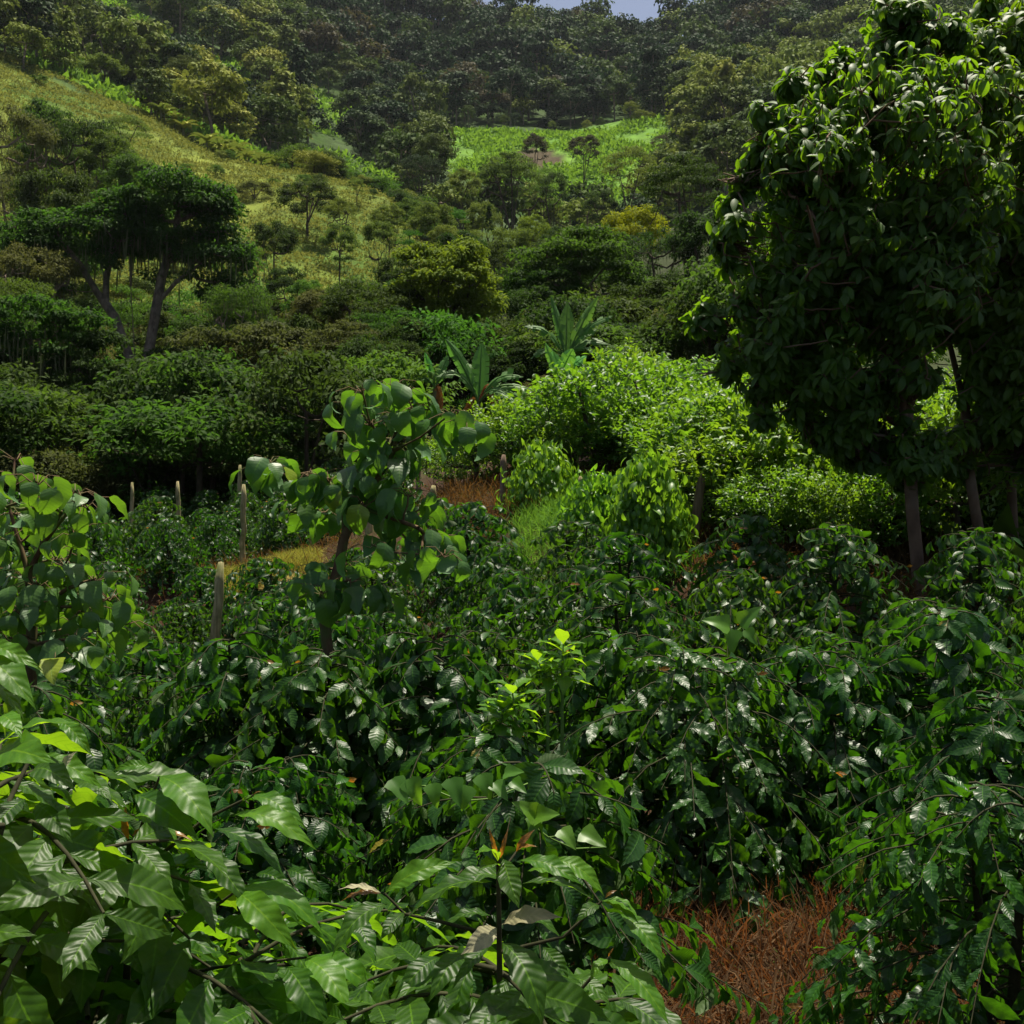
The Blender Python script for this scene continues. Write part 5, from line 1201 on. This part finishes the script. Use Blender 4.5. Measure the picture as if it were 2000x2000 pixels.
# ================================================================== COFFEE PLANTS CLOSE TO THE CAMERA
MATS_NEAR = ['coffee_near', 'young', 'bronze', 'dry', 'stem_green', 'stem_brown']
def near_plant(name, base, leaves, stems, label, seed, fill=(), D=1.9):
    """leaves: (base column, base row, tip column, tip row, width factor, tone, depth at base, depth at tip, how far the face turns to the viewer)
    tone 0 mature, 1 young, 2 bronze, 3 dry"""
    rng = np.random.default_rng(seed)
    gl = {0: Geo(), 1: Geo(), 2: Geo(), 3: Geo()}; gst = Geo()
    for lf in leaves:
        bx, by, tx, ty, wf, tone = lf[:6]
        d0 = lf[6] if len(lf) > 6 else D; d1 = lf[7] if len(lf) > 7 else d0 - 0.03; face = lf[8] if len(lf) > 8 else 0.4
        a = P(bx, by, d0); b_ = P(tx, ty, d1); L_ = np.linalg.norm(b_ - a); ax = (b_ - a) / L_
        nr = np.array([rng.normal() * 0.15, -face - 0.05, 1 - face * 0.55])
        tp = T_COFFEE_HI[int(rng.integers(0, 5))]; tv = tp[0].copy(); tv[:, 0] *= wf * 0.95; tv[:, 2] += 0.10 * np.sin(tp[2][:, 1] * pi)
        ymx = tv[:, 1].max(); tip = tv[tp[2][:, 1] > 0.999].mean(0)
        # turn the axis so that the curled tip lands on the seen tip
        an = math.atan2(tip[2], tip[1]); n_ = unit(nr - (nr @ ax) * ax); ax2 = ax * cos(an) - n_ * sin(an) * 1.0; sc = L_ / math.hypot(tip[1], tip[2])
        gl[tone].stamp((tv, tp[1], tp[2]), a[None], ax2[None], (n_ * cos(an) + ax * sin(an))[None], sc, [rng.random() * 0.9])
    for st in stems:
        w = st[0]; pts = np.array([P(x, y, d) for x, y, d in st[1:]]); gst.tube(pts, np.linspace(w, w * 0.55, len(pts)), 8, 0)
    # random foliage of the same plant lower down and behind: opposite leaves on arching side branches
    for (cx, cy, d, nb, ln, spread_, az0, az1) in fill:
        for q in range(nb):
            o = P(cx + rng.normal() * spread_, cy + rng.normal() * spread_, d + rng.normal() * 0.12)
            an = az0 + (az1 - az0) * rng.random(); dv = np.array([cos(an), sin(an), 0.25 * rng.normal() + 0.1])
            s = np.linspace(0, 1, 6)[:, None]; pts = o + dv * s * ln + np.array([0, 0, -0.4]) * ln * s ** 2
            gst.tube(pts, np.linspace(0.005, 0.0025, 6), 5)
            sd = unit(np.cross(dv, [0, 0, 1.0]))
            for p in pts[1:]:
                for sg in (-1, 1):
                    ax = unit(sd * sg * 0.8 + dv * 0.35 + [0, 0, -0.28] + rng.normal(size=3) * 0.2); nr = unit(np.array([0, -0.25, 0.8]) + dv * 0.4 + rng.normal(size=3) * 0.25)
                    gl[0].stamp(T_COFFEE_HI[int(rng.integers(0, 5))], p[None], ax[None], nr[None], 0.155 * (0.7 + 0.5 * rng.random()), [rng.random() * 0.9])
    base = np.array([base[0], base[1], H(base[0], base[1])]); t = thing(name, base)
    link('stem', gst.mesh(name + '_stem', [M['stem_brown']], origin=base), t)
    for k_, nm in ((0, 'foliage'), (1, 'young_leaves'), (2, 'bronze_bud_leaves'), (3, 'pale_leaves')):
        if gl[k_].v:
            o = link(nm, gl[k_].mesh(name + '_' + nm, [M[MATS_NEAR[k_]]], origin=base), t)
    tag(t, 'coffee plant', label, at=P(leaves[0][0], leaves[0][1], D), size=0.3)
    return t

gz0 = -1.85
# middle plant
DM = 1.72
near_plant('young_coffee_plant', P(978, 2300, DM)[:2], [
    (973, 1676, 954, 1615, .45, 2, DM, DM, .9), (977, 1676, 991, 1616, .4, 2, DM, DM, .9), (1008, 1664, 1043, 1618, .65, 2, DM + .04, DM + .04, .7), (1008, 1664, 1050, 1652, .6, 2, DM + .04, DM + .02, .5),
    (972, 1682, 926, 1664, 1.2, 1, DM, DM - .05, .2), (974, 1690, 930, 1700, 1.1, 0, DM, DM - .06, .3), (983, 1678, 1018, 1774, 1.25, 0, DM, DM - .07, .75), (1015, 1680, 1136, 1732, .85, 1, DM, DM - .04, .25), (1078, 1678, 1184, 1741, .95, 1, DM + .06, DM + .05, .5),
    (752, 1744, 893, 1688, .9, 1, DM - .03, DM - .02, .45), (744, 1744, 660, 1736, .55, 3, DM, DM, .4), (744, 1746, 664, 1760, .55, 2, DM, DM, .4), (758, 1766, 640, 1862, 1.1, 0, DM, DM - .06, .5), (790, 1782, 744, 1838, 1.2, 0, DM, DM - .05, .5),
    (962, 1722, 792, 1790, .95, 0, DM + .03, DM - .02, .12), (1000, 1722, 860, 1752, .9, 0, DM + .05, DM + .02, .1), (1020, 1726, 1162, 1757, .9, 0, DM + .05, DM + .02, .1), (1030, 1702, 1112, 1722, .8, 1, DM + .08, DM + .05, .3),
    (980, 1806, 1098, 1796, .75, 3, DM, DM - .05, .5), (970, 1812, 905, 1870, 1.15, 3, DM, DM - .05, .9), (982, 1842, 1077, 2000, 1.1, 0, DM - .02, DM - .1, .6), (905, 1862, 850, 1962, 1.1, 0, DM, DM - .08, .5), (955, 1850, 880, 1930, .9, 0, DM + .05, DM, .5),
    (1176, 1760, 1250, 1792, 1.1, 1, DM, DM - .03, .3), (1180, 1762, 1245, 1808, .9, 0, DM, DM - .04, .35), (1212, 1785, 1304, 1886, .85, 1, DM, DM - .06, .45), (1170, 1768, 1130, 1806, 1.1, 0, DM, DM - .04, .4), (1182, 1754, 1206, 1740, .8, 2, DM, DM, .4),
    (1192, 1872, 1312, 2004, .95, 1, DM - .03, DM - .1, .3), (1186, 1880, 1290, 1975, 1.0, 0, DM, DM - .06, .15), (1188, 1874, 1148, 1914, 1.2, 1, DM, DM - .03, .5), (1188, 1868, 1198, 1850, .5, 2, DM, DM, .6), (1060, 1850, 1116, 1920, 1.1, 0, DM + .06, DM + .02, .6),
    (1000, 1792, 1100, 1830, .9, 0, DM + .1, DM + .08, .2), (960, 1790, 860, 1810, .9, 0, DM + .1, DM + .08, .2), (1010, 1880, 1040, 1960, .8, 0, DM + .12, DM + .1, .8), (930, 1790, 945, 1812, .5, 1, DM, DM, .5), (1110, 1912, 1200, 1960, 1, 0, DM + .1, DM + .05, .3), (860, 1870, 780, 1960, 1.0, 0, DM + .12, DM + .05, .4)],
    [(.006, (978, 2300, DM), (977, 2000, DM), (975, 1830, DM), (973, 1680, DM)), (.0035, (975, 1830, DM), (860, 1800, DM), (790, 1785, DM), (750, 1744, DM)), (.0035, (976, 1860, DM), (1100, 1830, DM), (1176, 1760, DM)), (.004, (1060, 2040, DM), (1110, 1960, DM), (1192, 1868, DM)), (.003, (975, 1720, DM), (990, 1690, DM), (1008, 1664, DM + .04))],
    'bright young coffee plant with bronze tip leaves standing alone low in the middle', 5, fill=[(975, 1900, DM + .12, 8, .22, 16, 0, 2 * pi), (975, 1980, DM + .12, 12, .27, 20, 0, 2 * pi), (960, 2080, DM + .1, 10, .3, 25, 0, 2 * pi)], D=DM)
# large plant on the left
DL = 1.95
near_plant('large_coffee_plant', P(245, 2300, DL)[:2], [
    (312, 1517, 428, 1628, 1.05, 1, DL, DL - .08, .5), (262, 1552, 382, 1645, 1.1, 0, DL, DL - .06, .4), (488, 1556, 592, 1628, 1.0, 1, DL + .05, DL, .35), (458, 1592, 612, 1668, .85, 1, DL, DL - .04, .25), (495, 1553, 470, 1572, .6, 1, DL, DL, .5), (495, 1553, 512, 1545, .5, 2, DL, DL, .5),
    (262, 1592, 354, 1642, 1.1, 1, DL, DL - .03, .35), (235, 1578, 150, 1662, .9, 1, DL, DL - .05, .3), (148, 1658, 88, 1614, 1.5, 1, DL - .05, DL - .06, .6), (212, 1700, 42, 1712, .9, 0, DL, DL - .05, .25), (196, 1688, 150, 1664, .9, 3, DL - .05, DL - .06, .5), (214, 1698, 200, 1690, .9, 2, DL - .06, DL - .06, .5),
    (214, 1618, 212, 1712, 1.2, 0, DL, DL - .04, .9), (252, 1640, 243, 1570, .6, 2, DL, DL, .8), (258, 1634, 292, 1620, 1.0, 2, DL, DL, .6), (270, 1640, 384, 1642, .55, 2, DL, DL - .02, .3), (258, 1662, 368, 1742, 1.0, 0, DL, DL - .06, .4), (252, 1684, 256, 1748, 1.1, 1, DL, DL - .06, .6),
    (268, 1784, 434, 1745, 1.0, 0, DL, DL - .04, .45), (462, 1742, 568, 1868, 1.05, 1, DL - .06, DL - .14, .5), (470, 1736, 642, 1822, .8, 1, DL - .03, DL - .06, .35), (480, 1722, 592, 1800, .9, 0, DL, DL - .02, .4), (436, 1760, 328, 1852, 1.1, 1, DL, DL - .06, .5), (428, 1800, 504, 1840, 1.2, 0, DL, DL - .05, .5),
    (596, 1872, 692, 1974, 1.05, 1, DL - .08, DL - .16, .45), (600, 1870, 742, 1960, .9, 1, DL - .05, DL - .08, .35), (560, 1888, 632, 2016, 1.25, 0, DL - .1, DL - .18, .6), (620, 1880, 720, 1905, .9, 0, DL, DL, .3), (420, 1618, 562, 1716, .9, 0, DL + .05, DL, .1), (500, 1708, 572, 1745, 1.0, 0, DL + .05, DL, .4),
    (0, 1748, 56, 1845, 1.6, 0, DL - .2, DL - .25, .6), (2, 1868, 138, 1838, 1.1, 1, DL - .2, DL - .22, .5), (120, 1872, 190, 1878, 1.3, 0, DL - .1, DL - .14, .3), (180, 1690, 250, 1790, 1.1, 0, DL + .05, DL, .6), (120, 1760, 230, 1700, .9, 0, DL + .08, DL + .05, .3), (300, 1700, 420, 1700, 1.0, 0, DL + .08, DL + .05, .3),
    (340, 1570, 440, 1540, .9, 0, DL + .1, DL + .08, .4), (310, 1517, 210, 1560, .9, 0, DL + .1, DL + .05, .5), (300, 1500, 220, 1510, .8, 1, DL + .1, DL + .08, .5), (560, 1700, 640, 1745, .8, 0, DL + .1, DL + .06, .5)],
    [(.008, (245, 2300, DL), (248, 1900, DL), (252, 1780, DL), (252, 1640, DL)), (.004, (250, 1850, DL), (380, 1800, DL), (462, 1740, DL - .05)), (.004, (250, 1930, DL), (420, 1890, DL), (598, 1870, DL - .08)), (.004, (250, 1720, DL), (400, 1600, DL), (495, 1553, DL)), (.004, (250, 1700, DL), (290, 1570, DL), (312, 1517, DL)), (.003, (252, 1760, DL), (232, 1710, DL), (214, 1698, DL))],
    'large spreading coffee plant with wavy bright leaves and a lime coloured curled leaf', 6, fill=[(250, 1860, DL + .12, 14, .34, 50, 0, 2 * pi), (120, 1950, DL - .05, 10, .3, 60, 0, 2 * pi), (420, 1950, DL + .05, 12, .34, 60, 0, 2 * pi), (560, 2040, DL, 8, .3, 40, 0, 2 * pi), (60, 1800, DL + .1, 9, .3, 50, 0, 2 * pi), (260, 2080, DL, 10, .35, 80, 0, 2 * pi)], D=DL)
# plant entering at the left edge
DE = 1.5
near_plant('edge_coffee_plant', P(-60, 2300, DE)[:2], [
    (-40, 1268, 78, 1318, .8, 1, DE, DE - .03, .4), (-50, 1290, 86, 1372, 1.0, 1, DE, DE - .05, .45), (-60, 1330, 60, 1400, .9, 0, DE, DE - .04, .2), (-10, 1462, 158, 1412, .85, 1, DE + .1, DE + .08, .2), (110, 1404, 178, 1480, .7, 1, DE + .2, DE + .15, .4), (-20, 1490, 98, 1498, 1.2, 1, DE + .1, DE, .35), (0, 1400, 50, 1440, 1.0, 1, DE + .1, DE + .05, .5),
    (132, 1516, 148, 1462, 1.1, 3, DE + .3, DE + .28, .8), (60, 1510, 160, 1535, 1.1, 0, DE + .2, DE + .15, .4), (50, 1560, -20, 1640, 1.2, 0, DE + .2, DE + .12, .5), (150, 1540, 230, 1560, 1.1, 0, DE + .35, DE + .3, .3), (70, 1570, 150, 1640, 1.1, 0, DE + .3, DE + .25, .6), (10, 1440, 70, 1330, .8, 0, DE + .2, DE + .2, .6), (60, 1480, 200, 1545, .8, 1, DE + .3, DE + .3, .3), (60, 1590, 0, 1560, 1, 0, DE + .2, DE + .2, .3)],
    [(.006, (-60, 2300, DE), (-20, 1700, DE + .1), (20, 1560, DE + .2), (60, 1480, DE + .25)), (.004, (-60, 1600, DE), (-60, 1400, DE), (-50, 1270, DE))],
    'coffee plant with two big yellow green leaves held above one dry curled leaf', 7, fill=[(0, 1620, DE + .35, 10, .3, 40, 0, 2 * pi), (60, 1720, DE + .45, 8, .3, 40, 0, 2 * pi)], D=DE)

# vines trailing over the bushes
def vine(pts, leaves, label, seed):
    rng = np.random.default_rng(seed); g1 = Geo(); g2 = Geo()
    pp = np.array([P(*q) for q in pts]); g1.tube(pp, [0.0025] * len(pp), 5)
    for (x, y, d, tx, ty, s) in leaves:
        a = P(x, y, d); b_ = P(tx, ty, d - 0.03); ax = unit(b_ - a)
        g2.stamp(T_VINE[int(rng.integers(0, 2))], a[None], ax[None], np.array([[rng.normal() * .2, -0.75, 0.65]]), np.linalg.norm(b_ - a) * s, [rng.random()])
        g1.tube([a, a + [0, 0.01, -0.02], pp[np.argmin(np.linalg.norm(pp - a, axis=1))]], [0.0015] * 3, 4)
    base = pp[0]; t = thing('climbing_vine', base)
    link('stem', g1.mesh('vine_stem', [M['stem_green']], origin=base), t); link('foliage', g2.mesh('vine_leaves', [M['creeper']], origin=base), t)
    tag(t, 'vine', label, at=pp[len(pp) // 2], size=0.2)
v1 = [(765, 1522, 790, 1555), (800, 1520, 815, 1560), (845, 1530, 850, 1565), (880, 1520, 895, 1560), (915, 1535, 905, 1570), (940, 1512, 955, 1548), (965, 1528, 985, 1552), (1000, 1525, 1020, 1540), (985, 1510, 1010, 1505)]
vine([(750, 1540, 3.05), (830, 1535, 3.05), (900, 1565, 3.05), (960, 1560, 3.05), (1030, 1530, 3.1), (1035, 1640, 3.2)], [(a, b_, 3.0, c, d_, 1.35) for a, b_, c, d_ in v1], 'pale green ivy like vine lying across the dark coffee bushes in a row', 1)
vine([(1025, 1600, 3.0), (1070, 1635, 3.0), (1120, 1658, 3.05), (1180, 1655, 3.1)], [(1045, 1595, 3.0, 1030, 1578, 1.8), (1045, 1595, 3.0, 1068, 1590, 1.8), (1045, 1598, 3.0, 1040, 1620, 1.6), (1095, 1620, 3.0, 1115, 1640, 1.6), (1135, 1625, 3.02, 1165, 1640, 1.6)], 'vine tendril with small arrow shaped leaves above the bronze tipped plant', 2)
vine([(1400, 1290, 6.3), (1425, 1240, 6.2), (1450, 1225, 6.2), (1480, 1240, 6.3)], [(1425, 1225, 6.15, 1400, 1212, 1.8), (1445, 1220, 6.15, 1465, 1200, 1.9), (1435, 1230, 6.15, 1430, 1258, 1.7), (1455, 1230, 6.15, 1472, 1248, 1.6), (1370, 1290, 6.1, 1350, 1275, 1.7), (1360, 1300, 6.1, 1345, 1325, 1.6)], 'bright vine leaves standing up on a coffee bush below the dark tree shade', 3)

# ================================================================== LABELS: each thing told apart by the landmark beside it
LAND = [(430, 1180, 'the stout leaning mossy post'), (350, 985, 'the thick rounded post'), (258, 990, 'the thin grey post'), (475, 1010, 'the white tipped post'), (520, 1090, 'the yellow grass strip'), (640, 1300, 'the tall sapling trunk'),
    (845, 985, 'the pointed pale post'), (982, 950, 'the slender post by the red bank'), (1360, 980, 'the dark split post'), (1265, 980, 'the vivid drooping bush'), (1795, 1120, 'the thick reddish trunk'), (1925, 1120, 'the slanting trunk'),
    (1100, 1280, 'the upright light green plant'), (1435, 1225, 'the bright vine leaves'), (900, 1540, 'the ivy like vine'), (975, 1680, 'the bronze tipped coffee plant'), (260, 1620, 'the wavy leaved coffee plant'), (80, 1150, 'the edge sapling'),
    (1500, 1850, 'the dry grass gap'), (1840, 1600, 'the big leaved bush'), (1050, 1600, 'the vine tendril'), (1700, 1290, 'the shaded row end'),
    (930, 740, 'the torn leaved banana plant'), (1105, 640, 'the taller banana plant'), (870, 560, 'the bright round crowned tree'), (280, 680, 'the forked pale trunk'), (500, 700, 'the olive tree with pale limbs'), (1240, 430, 'the yellow flushed tree'),
    (600, 375, 'the umbrella shaped hill tree'), (300, 150, 'the tall dark pointed tree'), (1050, 305, 'the brown plot'), (1000, 250, 'the meadow top edge'), (1323, 250, 'the dark pointed meadow tree'), (1220, 20, 'the strip of sky'), (1600, 150, 'the crown of the glossy tree'),
    (560, 60, 'the bright upper slope'), (800, 150, 'the gully'), (420, 260, 'the crest of the grass hill'), (800, 390, 'the end of the grass ridge'), (665, 470, 'the round tree on the lower grass'), (180, 250, 'the moss hung dark tree'), (60, 860, 'the yellow green bush'), (1140, 520, 'the broad flat crowned tree'), (1450, 900, 'the citrus shrub slope'), (1100, 850, 'the citrus shrubs above the bank')]
la = np.array([(a, b_) for a, b_, c in LAND], float)
ORD = ['', 'second', 'third', 'fourth', 'fifth', 'sixth', 'seventh', 'eighth', 'ninth', 'tenth', 'eleventh', 'twelfth', 'thirteenth', 'fourteenth', 'fifteenth', 'sixteenth', 'seventeenth', 'eighteenth', 'nineteenth', 'twentieth']
buck = {}
for th in THINGS:
    if th['label']: continue
    x, y, z = th['at']; y = max(y, 0.3); px, py = 1000 + x / y * F, 1000 - z / y * F
    th['px'] = (px, py); d = np.hypot(la[:, 0] - px, la[:, 1] - py); q = int(d.argmin())
    dx, dy = px - la[q, 0], py - la[q, 1]
    if abs(dx) > 1.3 * abs(dy): dr = 'right of' if dx > 0 else 'left of'
    elif dy < 0: dr = 'above'
    else: dr = 'below'
    if abs(dx) > 0.5 * abs(dy) and dr in ('above', 'below'): dr = dr + (' right of' if dx > 0 else ' left of')
    buck.setdefault((th['desc'], q, dr), []).append((d[q], th))
for (ds, q, dr), lst in buck.items():
    lst.sort(key=lambda e: e[0])
    for n_, (dd, th) in enumerate(lst):
        w = ORD[min(n_, 19)] if n_ < 20 else 'outer'
        th['label'] = f"{ds}, {w or 'first'} {dr} {LAND[q][2]}"
        if len(th['label'].split()) > 16 and 'banana' in ds: th['label'] = th['label'].replace('pale banana plant on the far slope', 'pale slope banana plant')
        if len(th['label'].split()) > 16: th['label'] = th['label'].replace(' tree,', ',', 1) if 'tree' in LAND[q][2] else th['label'].replace('glossy ', '', 1)
for th in THINGS:
    th['o']['label'] = th['label']
    if th['group']: th['o']['group'] = th['group']
